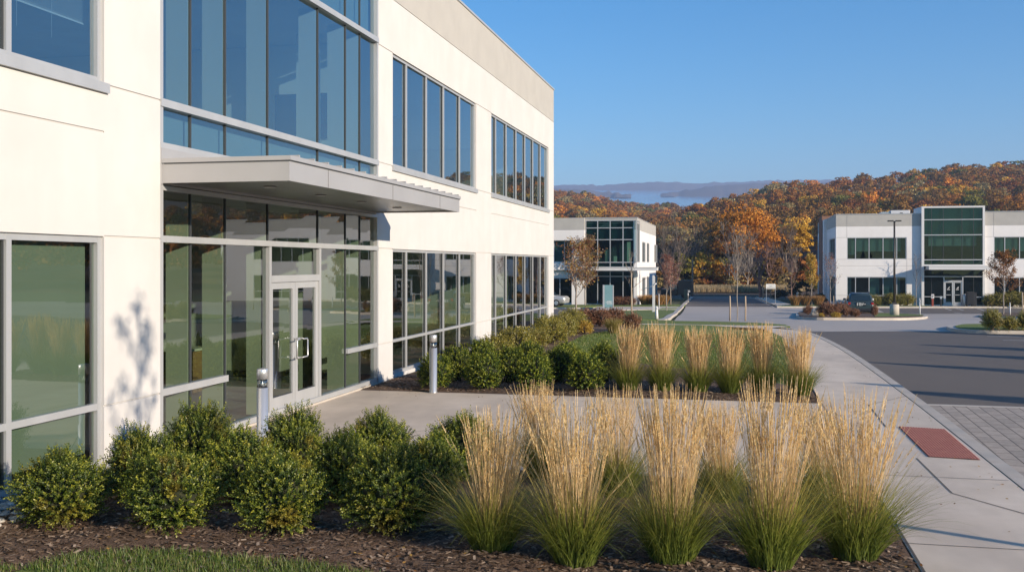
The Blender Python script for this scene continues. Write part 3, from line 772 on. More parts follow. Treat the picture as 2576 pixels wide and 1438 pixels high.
def fallen(name, polys, n_, size, z):
    Xs, Ys = [], []
    for p in polys:
        X, Y = scatter(p, n_); Xs.append(X); Ys.append(Y)
    X, Y = np.concatenate(Xs), np.concatenate(Ys); k = len(X)
    a = RNG.uniform(0, 6.28, k); A = np.stack([np.cos(a), np.sin(a), RNG.uniform(-.3, .3, k)], 1) * (size * RNG.uniform(.5, 1, k))[:, None]
    B = np.stack([-np.sin(a), np.cos(a), RNG.uniform(-.3, .3, k)], 1) * (size * .6)
    V_, F_ = quads(np.stack([X, Y, np.full(k, z + .012)], 1), A, B, 'leaf')
    o = obj(name, arr_mesh(name, V_, F_, [leafmat('fallen_leaf', [(0, (.12, .05, .02)), (.6, (.28, .13, .04)), (1, (.40, .26, .08))], .1, 0, jitter=0)])); o['kind'] = 'stuff'
fallen('fallen_leaves', [[(PX, 5), (2.95, 5), (2.95, 34), (PX, 34)], [(-6.8, 11.7), (PX, 11.7), (PX, 12.6), (-6.8, 12.6)], [(-6.8, 17.3), (PX, 17.3), (PX, 18.3), (-6.8, 18.3)], [(2.6, 8), (2.97, 8), (2.97, 30), (2.6, 30)]], 70, .022, 0.0)
fallen('fallen_leaves', [[(-4, 23), (1.2, 22), (1.2, 35), (-2, 37)], [(X0, 7.5), (PX, 7.2), (PX, 9.4), (X0, 9.4)]], 260, .026, 0.05)
# ================================================================ shrubs
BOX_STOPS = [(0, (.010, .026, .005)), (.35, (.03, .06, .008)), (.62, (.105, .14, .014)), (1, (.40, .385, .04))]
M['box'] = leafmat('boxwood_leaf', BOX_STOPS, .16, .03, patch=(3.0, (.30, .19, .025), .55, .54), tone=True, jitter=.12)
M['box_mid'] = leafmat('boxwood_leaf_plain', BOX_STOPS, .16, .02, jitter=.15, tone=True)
M['olive'] = leafmat('olive_leaf', [(0, (.09, .095, .010)), (.5, (.22, .20, .022)), (1, (.44, .35, .045))], .3, .05, patch=(1.2, (.22, .13, .04), .5), jitter=.15)
M['gold'] = leafmat('gold_leaf', [(0, (.30, .17, .02)), (.5, (.52, .32, .035)), (1, (.68, .47, .07))], .3, .04, jitter=.12)
M['redleaf'] = leafmat('russet_leaf', [(0, (.11, .042, .022)), (.5, (.22, .092, .042)), (.9, (.33, .16, .075)), (1, (.42, .26, .13))], .3, .04, jitter=.15)
M['rust'] = leafmat('rust_leaf', [(0, (.12, .042, .012)), (.5, (.25, .095, .02)), (1, (.38, .18, .04))], .3, .03, jitter=.15)
M['mixleaf'] = leafmat('mixed_autumn_leaf', [(0, (.12, .04, .022)), (.4, (.27, .095, .04)), (.7, (.33, .17, .04)), (1, (.36, .26, .05))], .3, .04, patch=(.9, (.30, .25, .04), .6), jitter=.1)
M['pinkleaf'] = leafmat('pinkish_red_leaf', [(0, (.18, .06, .04)), (.5, (.30, .12, .08)), (1, (.42, .22, .14))], .3, .04, jitter=.1)
M['evergreen'] = leafmat('dark_evergreen_leaf', [(0, (.012, .02, .008)), (1, (.035, .05, .016))], .2, .04, jitter=.2)
M['core'] = surf('shrub_core_shade', (.018, .022, .008), (.035, .038, .014), 20, .95)  # near-black: shade deep inside the boxwoods put into the core colour

def shrub_mesh(name, seed, w, h, n_sprig, leaf, mat, per=14, sl=(.10, .2), core=.62, upright=.6, flat=.9, lump=.16, rmin=.42):
    r = np.random.default_rng(seed)
    # directions over the dome and down the skirt
    u = r.uniform(-.8, 1, n_sprig); a = r.uniform(0, 2 * PI, n_sprig); s = np.sqrt(np.maximum(0, 1 - u * u))
    D = np.stack([s * np.cos(a), s * np.sin(a), u], 1)
    lob = 1 + lump * np.sin(D[:, 0] * 4.1 + seed) * np.sin(D[:, 1] * 3.7 + 2 * seed) + lump * .8 * np.sin(D[:, 2] * 5 + a * 2 + seed) + r.normal(0, .045, n_sprig)
    rad = r.uniform(rmin, .95, n_sprig) * lob
    E = np.array([w / 2 - sl[1] * .42, w / 2 - sl[1] * .42, h * .55 - sl[1] * .3]); ctr = np.array([0, 0, h * .44])
    p0 = ctr + D * rad[:, None] * E
    p0[:, 2] = np.maximum(p0[:, 2], .03)
    dr = unit(D + np.array([0, 0, upright]) + r.normal(0, .28, (n_sprig, 3)))
    L = r.uniform(*sl, n_sprig)
    t = np.linspace(.05, 1, per)
    a2 = r.uniform(0, 2 * PI, n_sprig)[:, None] + np.arange(per)[None, :] * 2.4
    U = unit(np.cross(dr, r.normal(size=(n_sprig, 3)))); W = np.cross(dr, U)
    rd = U[:, None, :] * np.cos(a2)[..., None] + W[:, None, :] * np.sin(a2)[..., None]
    C = p0[:, None, :] + dr[:, None, :] * (L[:, None] * t[None, :])[..., None] + rd * leaf * .42
    A = unit(rd * .8 + dr[:, None, :] * .75 + r.normal(0, .2, rd.shape)) * (leaf * r.uniform(.4, .65, (n_sprig, per)))[..., None]
    B = unit(np.cross(A, rd + r.normal(0, .35, rd.shape))) * (leaf * .32)
    V_, F_ = quads(C.reshape(-1, 3), A.reshape(-1, 3), B.reshape(-1, 3), 'leaf')
    me = arr_mesh(name, V_, F_, [mat])
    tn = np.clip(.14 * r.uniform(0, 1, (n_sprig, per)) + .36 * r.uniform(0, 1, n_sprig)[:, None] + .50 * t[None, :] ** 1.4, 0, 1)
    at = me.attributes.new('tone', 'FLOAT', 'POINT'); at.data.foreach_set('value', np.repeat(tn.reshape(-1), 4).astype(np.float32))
    return me
def core_mesh(name, seed, w, h, k):
    r = np.random.default_rng(seed + 50); mbx = MB()
    # short twigs from the root into the shell
    for i in range(46):
        a = r.uniform(0, 2 * PI); e = r.uniform(.15, 1.5)
        d = np.array([math.cos(a) * math.cos(e), math.sin(a) * math.cos(e), math.sin(e)])
        q = np.array([0, 0, h * .1]) + d * np.array([w / 2, w / 2, h * .85]) * r.uniform(.7, .95)
        m_ = q * .5 + np.array([0, 0, .04]); b_ = r.normal(0, .03, 3); b_[2] = 0.0
        mbx.tube([b_, m_, q], [.011, .007, .003], 4, cap=False)
    # ragged inner mass behind the outer shoots
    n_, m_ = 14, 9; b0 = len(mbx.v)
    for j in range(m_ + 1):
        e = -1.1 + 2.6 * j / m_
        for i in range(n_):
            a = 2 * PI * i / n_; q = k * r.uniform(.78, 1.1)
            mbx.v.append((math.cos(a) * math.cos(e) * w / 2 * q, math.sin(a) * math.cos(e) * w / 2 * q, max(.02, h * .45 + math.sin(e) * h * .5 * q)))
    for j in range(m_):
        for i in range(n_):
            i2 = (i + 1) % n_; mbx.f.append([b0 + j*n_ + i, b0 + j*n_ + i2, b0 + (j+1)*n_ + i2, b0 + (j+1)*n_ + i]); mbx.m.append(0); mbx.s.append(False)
    return mbx
SH = {}
def shrub_kind(key, variants, w, h, n_sprig, leaf, mat, **kw):
    SH[key] = [(shrub_mesh(key + '_foliage', 11 * v + len(key), w, h, n_sprig, leaf, M[mat], **kw), core_mesh(key, v, w, h, .68 if 'box' in key else .5), w, h) for v in range(1, variants + 1)]
    out_ = []
    for me, cm, w_, h_ in SH[key]:
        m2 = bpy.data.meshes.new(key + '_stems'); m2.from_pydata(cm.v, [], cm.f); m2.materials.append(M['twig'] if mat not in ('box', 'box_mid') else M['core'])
        out_.append((me, m2, w_, h_))
    SH[key] = out_
def put_shrub(key, v, x, y, z, w, h, rz, label, cat='shrub', group=None, name='shrub'):
    me, st, w0, h0 = SH[key][v % len(SH[key])]
    t = empty(name, (x, y, z), rz, label, cat, group); t.scale = (w / w0, w / w0, h / h0)
    obj('foliage', me, t); obj('stems', st, t)
    return t
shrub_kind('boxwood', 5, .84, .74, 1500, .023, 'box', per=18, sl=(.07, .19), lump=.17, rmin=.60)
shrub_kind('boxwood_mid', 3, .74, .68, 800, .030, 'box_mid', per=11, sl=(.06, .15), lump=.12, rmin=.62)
shrub_kind('olive_shrub', 3, 1.2, .9, 700, .05, 'olive', per=10, sl=(.12, .26))
shrub_kind('gold_shrub', 2, .9, .7, 420, .055, 'gold', per=9)
shrub_kind('red_shrub', 2, 1.1, .9, 480, .06, 'redleaf', per=9, sl=(.12, .3))

near = [
 (155, 9.28, .86, .66, 'bronze tipped boxwood at the left end of the front row, beside the wall and pebbles'),
 (432, 9.15, .84, .70, 'rounded boxwood second from the left in the front row along the mulch edge'),
 (706, 9.10, .80, .69, 'rounded boxwood third from the left in the front row along the mulch edge'),
 (985, 9.02, .86, .74, 'full round boxwood at the right end of the front row, next to the feather grass'),
 (352, 10.2, .80, .76, 'yellowish boxwood in the middle row standing against the bright wall corner'),
 (612, 10.25, .86, .74, 'boxwood second from the left in the middle row below the glass lobby'),
 (866, 10.2, .82, .74, 'boxwood third from the left in the middle row, in front of the plaza'),
 (1082, 10.1, .78, .72, 'dark boxwood at the right end of the middle row beside the grasses'),
 (505, 11.3, .92, .84, 'tall boxwood at the left of the back row, touching the lobby glass in view'),
 (742, 11.35, .84, .80, 'boxwood in the back row right beside the nearer steel bollard'),
 (952, 11.3, .82, .76, 'boxwood third from the left in the back row with bare concrete behind it'),
 (1166, 11.2, .84, .76, 'dark boxwood at the right end of the back row, behind the tan plumes')]
for i, (px, d, w, h, lb) in enumerate(near):
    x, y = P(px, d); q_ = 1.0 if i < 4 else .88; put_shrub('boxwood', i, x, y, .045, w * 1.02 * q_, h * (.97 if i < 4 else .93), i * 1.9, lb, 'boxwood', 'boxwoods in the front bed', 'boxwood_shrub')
mid = [
 (1095, 19.5, .74, .66, 'round boxwood directly behind the farther steel bollard'), (1220, 19.35, .76, .70, 'round boxwood second from the left in the front row beyond the plaza'),
 (1345, 19.3, .76, .69, 'round boxwood third from the left in the front row beyond the plaza'), (1475, 19.2, .82, .72, 'round boxwood next to the leftmost clump of the far feather grass row'),
 (1150, 20.7, .74, .72, 'dark boxwood in the second row behind the farther bollard, near the window'), (1282, 20.6, .76, .72, 'dark boxwood in the second row showing between two front boxwoods, left of centre'),
 (1408, 20.5, .76, .72, 'dark boxwood in the second row with lawn rising behind its right side'), (1520, 20.5, .84, .78, 'dark boxwood at the right end of the second row behind the first feather grass'),
 (1210, 22.0, .8, .74, 'boxwood at the back left of the far bed against the ground floor window'), (1330, 22.0, .8, .72, 'boxwood at the back of the far bed where the olive hedge begins'), (1425, 22.0, .74, .68, 'small boxwood at the back of the far bed beside the lawn edge')]
for i, (px, d, w, h, lb) in enumerate(mid):
    x, y = P(px, d); put_shrub('boxwood_mid', i, x, y, .04, w, h, i * 2.3, lb, 'boxwood', 'boxwoods beyond the plaza', 'boxwood_shrub')
ords = ['nearest', 'second', 'third', 'fourth', 'fifth', 'sixth', 'seventh', 'eighth', 'farthest']
for i in range(9):
    y = 23.6 + i * 1.62
    put_shrub('olive_shrub', i, -5.75 + .25 * math.sin(i * 2.1), y, .03, 1.08, .68 + .1 * math.sin(i * 1.7), i * 1.3, 'olive yellow shrub in the hedge along the building wall, %s from the plaza' % ords[i], 'shrub', 'olive shrubs along the building', 'olive_shrub')
for px, row, w, h, key, lb in ((1469, 841, .66, .44, 'gold_shrub', 'small round golden yellow shrub at the lawn edge before the red hedge'),
        (1590, 836, .72, .66, 'red_shrub', 'rounded russet red shrub at the right end of the mulch strip by the lawn'),
        (1478, 822, 1.0, .66, 'red_shrub', 'dark red hedge shrub left of the row behind the golden shrub'), (1512, 822, 1.0, .66, 'red_shrub', 'dark red hedge shrub in the middle of the row below the teal sign'),
        (1546, 818, 1.0, .66, 'red_shrub', 'dark red hedge shrub at the right of the row beside the timber staked tree'), (1413, 853, 1.0, .8, 'olive_shrub', 'olive shrub at the far building corner beside the thin tree trunk'),
        (2496, 832, .80, .78, 'olive_shrub', 'leftmost of the yellow brown shrubs on the right kerbed lawn island'), (2541, 832, .70, .52, 'olive_shrub', 'low middle yellow brown shrub on the right kerbed lawn island'), (2582, 832, .76, .70, 'olive_shrub', 'yellow brown shrub cut by the right picture edge on the lawn island')):
    x, y = G(px, row); put_shrub(key, int(px), x, y, gz(y) + .03, w, h, px * .7, lb, 'shrub', None, 'garden_shrub')

# ================================================================ feather reed grasses
M['grass_green'] = leafmat('reed_blade', None, .35, .05, jitter=.08, zramp=[(0, (.14, .105, .05)), (.10, (.10, .145, .02)), (.45, (.20, .235, .032)), (.8, (.38, .32, .075)), (1, (.50, .38, .15))])
M['grass_stem'] = leafmat('reed_stem', None, .25, .06, jitter=.06, zramp=[(0, (.10, .12, .025)), (.45, (.26, .22, .06)), (.6, (.66, .47, .23)), (1, (.80, .60, .33))])
M['plume'] = leafmat('reed_plume', [(0, (.68, .46, .19)), (.6, (.85, .63, .31)), (1, (.92, .76, .45))], .45, .03, jitter=.06)
def grass_set(seed, h, n_stem, n_blade, sw, spread=.17, bl=(.5, 1.05), pw=.011, bw=.0065):
    r = np.random.default_rng(seed)
    k = n_blade
    a0 = r.uniform(0, 2 * PI, k); r0 = np.sqrt(r.uniform(0, 1, k)) * .16
    base = np.stack([r0 * np.cos(a0), r0 * np.sin(a0), np.zeros(k)], 1)
    az = a0 + r.normal(0, .5, k)
    V_, F_, _c = ribbons(base, az, r.uniform(.02, .62, k), r.uniform(.15, 1.6, k), r.uniform(*bl, k), np.full(k, bw), 6, .1)
    bl_me = arr_mesh('reed_blades', V_, F_, [M['grass_green']])
    k = n_stem
    a0 = r.uniform(0, 2 * PI, k); r0 = np.sqrt(r.uniform(0, 1, k)) * .14
    base = np.stack([r0 * np.cos(a0), r0 * np.sin(a0), np.zeros(k)], 1)
    th = np.abs(r.normal(0, spread * .62, k)) + r0 * .5; bend = r.uniform(-.08, .26, k) + (r.uniform(0, 1, k) > .965) * .55
    L = h * np.clip(r.normal(.88, .13, k), .5, 1.08)
    tw = r.uniform(0, PI, k)
    V1, F1, C = ribbons(base, a0 + r.normal(0, .6, k), th, bend, L, np.full(k, sw), 6, .6, tw)
    V2, F2, _ = ribbons(base, a0, th * 0, bend * 0, L, np.full(k, sw), 6, .6, tw + PI / 2)
    # second ribbon crosses the first along the same line
    S2 = np.stack([np.cos(tw + PI / 2), np.sin(tw + PI / 2), np.zeros(k)], 1)[:, None, :] * (sw * .5)
    V2 = np.stack([C - S2, C + S2], 2).reshape(-1, 3)
    st_me = arr_mesh('reed_stems', np.concatenate([V1, V2]), np.concatenate([F1, F1 + len(V1)]), [M['grass_stem']])
    # plumes: tapering spikes of many small spikelets along the top of each stem
    m_ = 20; Lp = r.uniform(.17, .30, k) * (h / 1.3)
    i0, i1 = C[:, 4, :], C[:, 6, :]; dr = unit(i1 - i0)
    t = (np.arange(m_) + .5) / m_
    cen = i1[:, None, :] - dr[:, None, :] * (Lp[:, None] * (1 - t[None, :]))[..., None] * 1.0
    fat = np.sin(np.clip(t * 1.02 + .10, 0, 1) ** .8 * PI)[None, :] * r.uniform(.7, 1.3, k)[:, None]
    aa = r.uniform(0, 2 * PI, (k, m_)); U = unit(np.cross(dr, np.array([1.0, .3, .1]))); W = np.cross(dr, U)
    ro = U[:, None, :] * np.cos(aa)[..., None] + W[:, None, :] * np.sin(aa)[..., None]
    A = (dr[:, None, :] + ro * .16) * (Lp / m_ * 1.15)[:, None, None]
    B = unit(np.cross(A, ro)) * (pw * .5 * (fat * .75 + .22))[..., None]
    cen = cen + ro * (pw * .22 * fat)[..., None]
    V3, F3 = quads(cen.reshape(-1, 3), A.reshape(-1, 3), B.reshape(-1, 3), 'leaf')
    return bl_me, st_me, arr_mesh('reed_plumes', V3, F3, [M['plume']])
GR_N = [grass_set(100 + i, 1.3, (300, 250, 330, 280, 270)[i], 900, .0032, (.095, .12, .08, .105, .135)[i], pw=.0135, bl=(.5, 1.0)) for i in range(5)]
GR_F = [grass_set(200 + i, 1.24, (360, 320, 380, 340)[i], 760, .0046, (.12, .14, .10, .16)[i], pw=.019, bw=.010, bl=(.42, .85)) for i in range(4)]
def put_grass(lib, i, x, y, h, w, label, group):
    t = empty('feather_grass', (x, y, .03), i * 2.4, label, 'ornamental grass', group); b, s, p = lib[i % len(lib)]
    t.scale = (w, w, h / (1.3 if lib is GR_N else 1.24))
    obj('leaf_mound', b, t); ln = (.05 * math.sin(i * 2.7 + 1), .05 * math.cos(i * 1.9)); sw_ = .86 + .12 * math.sin(i * 3.1)
    for nm, me in (('stems', s), ('plumes', p)):
        c_ = obj(nm, me, t); c_.rotation_euler = (ln[0], ln[1], 0); c_.scale = (sw_, sw_, 1)
nearg = [(1238, 8.62, 1.12, 1.0, 'short tan feather grass at the left of the front row beside the boxwoods'), (1445, 8.28, 1.27, 1.04, 'tall tan feather grass second from the left in the foreground row'),
 (1690, 8.25, 1.33, 1.0, 'tall narrow feather grass in the middle of the foreground row'), (1938, 8.2, 1.40, 1.04, 'tall dense feather grass second from the right in the foreground row'), (2150, 8.45, 1.30, 1.1, 'wide tan feather grass at the right of the foreground row by the pavement'),
 (1362, 11.25, 1.02, .85, 'feather grass at the back of the front bed with plumes against the mid bed boxwoods'), (1555, 10.4, 1.08, .9, 'feather grass in the back row between the left and tall foreground clumps'), (1815, 10.2, .94, .85, 'mostly green feather grass in the back row behind the middle clumps'),
 (2065, 10.2, .92, .85, 'mostly green feather grass in the back row beside the pavement edge')]
for i, (px, d, h, w, lb) in enumerate(nearg):
    x, y = P(px, d - (.18 if i < 5 else 0)); put_grass(GR_N, i, x, y, h, w, lb, 'feather grasses in the front bed')
on = ['leftmost', 'second from the left', 'third from the left', 'third from the right', 'second from the right', 'rightmost']
for i, (px, row) in enumerate(((1580, 986), (1664, 988), (1756, 990), (1836, 992), (1918, 992), (2014, 998))):
    x, y = G(px, row); put_grass(GR_F, i, x, y, 1.20 + .05 * math.sin(i * 2), .92, '%s of the six feather grasses in the row beyond the plaza' % on[i], 'feather grasses beyond the plaza')
# small tuft grasses
M['tuft_gold'] = leafmat('tuft_gold', [(0, (.22, .17, .04)), (1, (.42, .34, .11))], .3, .03, jitter=.1)
M['tuft_orange'] = leafmat('tuft_orange', [(0, (.26, .13, .04)), (1, (.46, .27, .10))], .3, .03, jitter=.15)
def tuft(seed, n_, L, w, mat, spread=1.0):
    r = np.random.default_rng(seed); a0 = r.uniform(0, 2 * PI, n_); r0 = np.sqrt(r.uniform(0, 1, n_)) * L * .28
    V_, F_, _c = ribbons(np.stack([r0 * np.cos(a0), r0 * np.sin(a0), np.zeros(n_)], 1), a0 + r.normal(0, .4, n_), r.uniform(.0, .5, n_) * spread, r.uniform(.1, .9, n_) * spread, L * r.uniform(.65, 1.05, n_), np.full(n_, w), 4, .2)
    return arr_mesh('tuft', V_, F_, [M[mat]])
def put_tuft(me, x, y, label, sc=(1, 1, 1), group=None):
    o = obj('grass_tuft', me, None, (x, y, gz(y) + .02)); o.scale = sc; tag(o, label, 'ornamental grass', group)
tg = tuft(1, 700, .56, .013, 'tuft_gold'); x, y = G(1543, 839); put_tuft(tg, x, y, 'small golden fountain grass tuft between the golden and russet shrubs')
to = tuft(2, 600, .95, .035, 'tuft_orange', .8)
for i, (px, row, lb) in enumerate(((1621, 766, 'orange grass tuft at the left building wall under its side windows, nearer'), (1634, 765, 'orange grass tuft beside the left building corner, rising behind another'), (1657, 767, 'orange grass tuft left of the pink leaved tree trunk'), (1670, 766, 'orange grass tuft touching the pink leaved tree trunk'),
        (2000, 768, 'orange grass tuft behind the bare red twig tree'), (2026, 768, 'orange grass tuft under the golden yellow tree'), (2058, 768, 'orange grass tuft right of the golden yellow tree'))):
    x, y = G(px, row); put_tuft(to, x, y, lb, (1.15, 1.15, 1.0), 'orange grass tufts before the far buildings')
# ================================================================ trees with branches
def grow(seed, h, r0, cb, cw, nb, sub=5, twig=4, asc=.9, fork=False, lean=0.0, wig=.06):
    """branching skeleton; returns MB of tapered tubes and points where leaves sit. asc: 0 flat .. 1.4 steep"""
    r = random.Random(seed); mbx = MB(); tips = []
    n_ = 7; tp = []
    for i in range(n_ + 1):
        f = i / n_; tp.append(Vector((r.uniform(-1, 1) * wig * h * .12 * (f > 0) + lean * f * h, r.uniform(-1, 1) * wig * h * .12 * (f > 0), f * h)))
    mbx.tube(tp, [r0 * (1 - .82 * i / n_) + .003 for i in range(n_ + 1)], 7, cap=False)
    def at(f):
        q = f * n_; i = min(int(q), n_ - 1); return tp[i].lerp(tp[i+1], q - i)
    for b in range(nb):
        f = cb + (1 - cb) * (b + r.random() * .8) / nb; f = min(f, .97)
        p = at(f); a = b * 2.4 + r.uniform(-.4, .4)
        shape = math.sin(min(1, max(.12, (1 - f) / (1 - cb) * .85 + .18)) * PI * .62)
        L = cw * .5 * shape * r.uniform(.75, 1.15) / max(.45, math.cos(asc * .6))
        el = asc + r.uniform(-.15, .25)
        d = Vector((math.cos(a) * math.cos(el), math.sin(a) * math.cos(el), math.sin(el)))
        rb = r0 * (1 - .8 * f) * .55 + .002
        pts = [p]; dd = d.copy(); ns = 4
        for k in range(ns):
            dd = (dd + Vector((r.uniform(-.2, .2), r.uniform(-.2, .2), r.uniform(-.05, .16)))).normalized(); pts.append(pts[-1] + dd * L / ns)
        mbx.tube(pts, [rb * (1 - .2 * k) + .002 for k in range(ns + 1)], 5, cap=False)
        for s_ in range(sub):
            q = .25 + .75 * (s_ + r.random()) / sub; i = min(int(q * ns), ns - 1); p2 = pts[i].lerp(pts[i+1], min(1, q * ns - i))
            d2 = (dd + Vector((r.uniform(-1, 1), r.uniform(-1, 1), r.uniform(-.2, .9))) * .8).normalized(); L2 = L * r.uniform(.28, .5)
            p3 = p2 + d2 * L2 * .5; d3 = (d2 + Vector((r.uniform(-.3, .3), r.uniform(-.3, .3), .15))).normalized(); p4 = p3 + d3 * L2 * .5
            mbx.tube([p2, p3, p4], [rb * .42 + .0015, rb * .3 + .0012, .0015 + rb * .1], 4, cap=False)
            tips += [p3, p4, p2]
            for t_ in range(twig):
                p5 = p2.lerp(p4, r.random()); d5 = (d3 + Vector((r.uniform(-1, 1), r.uniform(-1, 1), r.uniform(-.1, .9))) * .9).normalized(); p6 = p5 + d5 * L2 * r.uniform(.3, .6)
                mbx.tube([p5, p6], [rb * .18 + .0014, .0016], 3, cap=False); tips += [p6, p5.lerp(p6, .5)]
    return mbx, tips
def leaves_at(name, seed, tips, n_, size, mat, spread, zmin=None):
    r = np.random.default_rng(seed); T = np.array([tuple(t) for t in tips])
    if zmin is not None: T = T[T[:, 2] > zmin]
    C = T[r.integers(0, len(T), n_)] + r.normal(0, spread, (n_, 3))
    A = unit(r.normal(size=(n_, 3)) + np.array([0, 0, -.4])) * (size * r.uniform(.35, .65, n_))[:, None]; B = unit(np.cross(A, r.normal(size=(n_, 3)))) * (size * r.uniform(.25, .4, n_))[:, None]
    V_, F_ = quads(C, A, B, 'leaf'); return arr_mesh(name, V_, F_, [mat])
def mbmesh(mbx, name, mat):
    me = bpy.data.meshes.new(name); me.from_pydata(mbx.v, [], mbx.f); me.materials.append(mat); me.polygons.foreach_set('use_smooth', [True] * len(mbx.f)); return me
def tree(seed, px, row, h, r0, cb, cw, nb, nleaf, leaf, lmat, label, bark='bark_pale', asc=.9, sub=5, twig=4, spread=.07, group=None, xy=None, name='young_tree', zf=None, rot=0):
    x, y = xy if xy else G(px, row)
    mbx, tips = grow(seed, h, r0, cb, cw, nb, sub, twig, asc)
    t = empty(name, (x, y, gz(y)), rot, label, 'tree', group)
    obj('trunk', mbmesh(mbx, 'trunk', M[bark]), t)
    if nleaf: obj('crown', leaves_at('crown', seed, tips, nleaf, leaf, M[lmat], spread, zf), t)
    return t
def stakes(pts, label0, h):
    for i, (px, row, lb) in enumerate(pts):
        x, y = G(px, row); z = gz(y)
        mbx = MB(); mbx.tube([(0, 0, 0), (.01, 0, h * .5), (0, .01, h)], [.034, .034, .032], 7); o = mbx.build('timber_stake', M['timber'], None, (x, y, z)); tag(o, lb, 'stake', 'timber tree stakes')
tree(21, 1449, 807, 3.1, .045, .30, 1.9, 13, 1500, .085, 'mixleaf', 'thin young tree with mottled autumn leaves and pale trunk by the building corner', sub=5, spread=.10)
tree(22, 1472, 767, 5.6, .06, .22, 3.5, 20, 5000, .14, 'mixleaf', 'tall young tree with orange and yellow leaves before the left building entrance', spread=.12)
tree(23, 1420, 761, 3.6, .05, .32, 2.4, 12, 900, .11, 'mixleaf', 'small yellow brown tree before the left wing beside the parked pale car', spread=.12)
tree(24, 1432, 761, 3.0, .045, .35, 1.5, 9, 520, .10, 'gold', 'narrow small yellow tree standing right of the parked pale car', spread=.1)
tree(25, 1589, 789, 3.6, .05, .35, 1.5, 10, 60, .05, 'redleaf', 'almost bare young tree with a thick pale stake in front of the glass corner', sub=4)
tree(26, 1677, 781, 4.2, .05, .30, 1.8, 15, 1900, .11, 'pinkleaf', 'young tree with pinkish orange leaves right of the left building', spread=.10, asc=1.0)
tree(27, 1687, 766, 3.6, .05, .30, 2.2, 12, 1200, .10, 'pinkleaf', 'second pinkish leaved tree behind, close to the dark truck', spread=.12)
tree(28, 1855, 807.5, 3.7, .022, .36, 1.15, 10, 0, 0, 'rust', 'bare young tree between two timber stakes on the grass strip', sub=4, twig=3, asc=1.1)
tree(29, 1991, 767, 4.0, .06, .32, 2.3, 18, 70, .07, 'redleaf', 'bare young tree with reddish twigs left of the golden tree', bark='twig_red', twig=6, asc=.95)
tree(30, 2042, 767, 4.4, .045, .30, 1.7, 15, 3000, .13, 'gold', 'bright golden yellow oval young tree beside the right building', spread=.09, asc=1.0)
tree(31, 2089, 770, 4.3, .05, .30, 2.2, 12, 520, .10, 'pinkleaf', 'sparse reddish young tree at the left corner of the right building', spread=.08, asc=1.0)
tree(32, 2305, 769, 4.6, .04, .35, 1.8, 10, 90, .07, 'mixleaf', 'thin almost bare tree against the shaded wall strip by the glass entrance', sub=4)
tree(33, 2524, 791, 4.1, .05, .38, 2.6, 18, 3600, .11, 'rust', 'broad young oak with rust red leaves on the right island', spread=.09, asc=.75)
stakes([(1836, 806.8, 'timber stake on the left of the bare young tree on the grass strip'), (1875, 807.5, 'timber stake on the right of the bare young tree on the grass strip')], '', 1.08)
stakes([(1588, 790, 'thick pale timber stake in front of the left building glass corner')], '', 2.3); stakes([(2097, 776, 'tan stake beside the sparse reddish tree on the mulch island')], '', 1.1)
stakes([(2572, 801, 'tan timber post at the right picture edge')], '', 1.35); stakes([(1687, 767, 'grey stake beside the pinkish tree near the dark truck')], '', 1.3)
# trees outside the right edge that throw the long shadows over the lot, and one beside the pavement
def columnar(x, y, h, w, label, seed):
    r = np.random.default_rng(seed); n_ = 2600
    f = r.uniform(.03, 1, n_); a = r.uniform(0, 2 * PI, n_); rad = w / 2 * np.sin(np.clip(1 - f, 0, 1) ** .75 * PI * .62) * np.sqrt(r.uniform(.3, 1, n_)) * (1 + .2 * np.sin(a * 3 + f * 14))
    C = np.stack([rad * np.cos(a), rad * np.sin(a), f * h], 1)
    A = unit(np.stack([np.cos(a) * .5, np.sin(a) * .5, np.full(n_, .9)], 1) + r.normal(0, .25, (n_, 3))) * .09; B = unit(np.cross(A, r.normal(size=(n_, 3)))) * .035
    V_, F_ = quads(C, A, B, 'leaf')
    t = empty('columnar_evergreen', (x, y, -.1), 0, label, 'tree', 'columnar evergreens beside the lot')
    obj('crown', arr_mesh('crown', V_, F_, [M['evergreen']]), t); mbx = MB(); mbx.tube([(0, 0, 0), (0, 0, h * .8)], [.06, .015], 7); obj('trunk', mbmesh(mbx, 'trunk', M['bark']), t)
for i, (x, y, h, w) in enumerate(((17.5, 27.8, 3.7, 1.87), (16.2, 25.2, 3.4, 1.70), (15.6, 21.3, 3.9, 1.19), (13.4, 16.2, 3.5, 1.36), (20, 33.5, 4.5, 1.3))):
    columnar(x, y, h, w, 'narrow dark evergreen beyond the right picture edge, %s along the lot' % ['second farthest', 'middle', 'fourth farthest', 'nearest', 'farthest'][i], 60 + i)
tree(40, 0, 0, 5.6, .05, .55, 1.3, 10, 420, .09, 'mixleaf', 'young street tree outside the right edge casting its shadow on the wall between windows', xy=(4.95, 5.1), spread=.06, sub=4, twig=3)
t = empty('shadow_post', (7.0, 7.2, -.1), 0, 'unseen post added beyond the right edge to cast a shadow streak on the pavement', 'sign')  # unseen post added for its shadow across the pavement
mbx = MB(); mbx.tube([(0, 0, 0), (0, 0, 2.5)], [.06, .055], 8); mbx.build('pole', M['steel'], t); mbx = MB(); mbx.box((-.2, -.075, 1.95), (.2, -.06, 2.45)); mbx.build('plate', M['alu'], t)
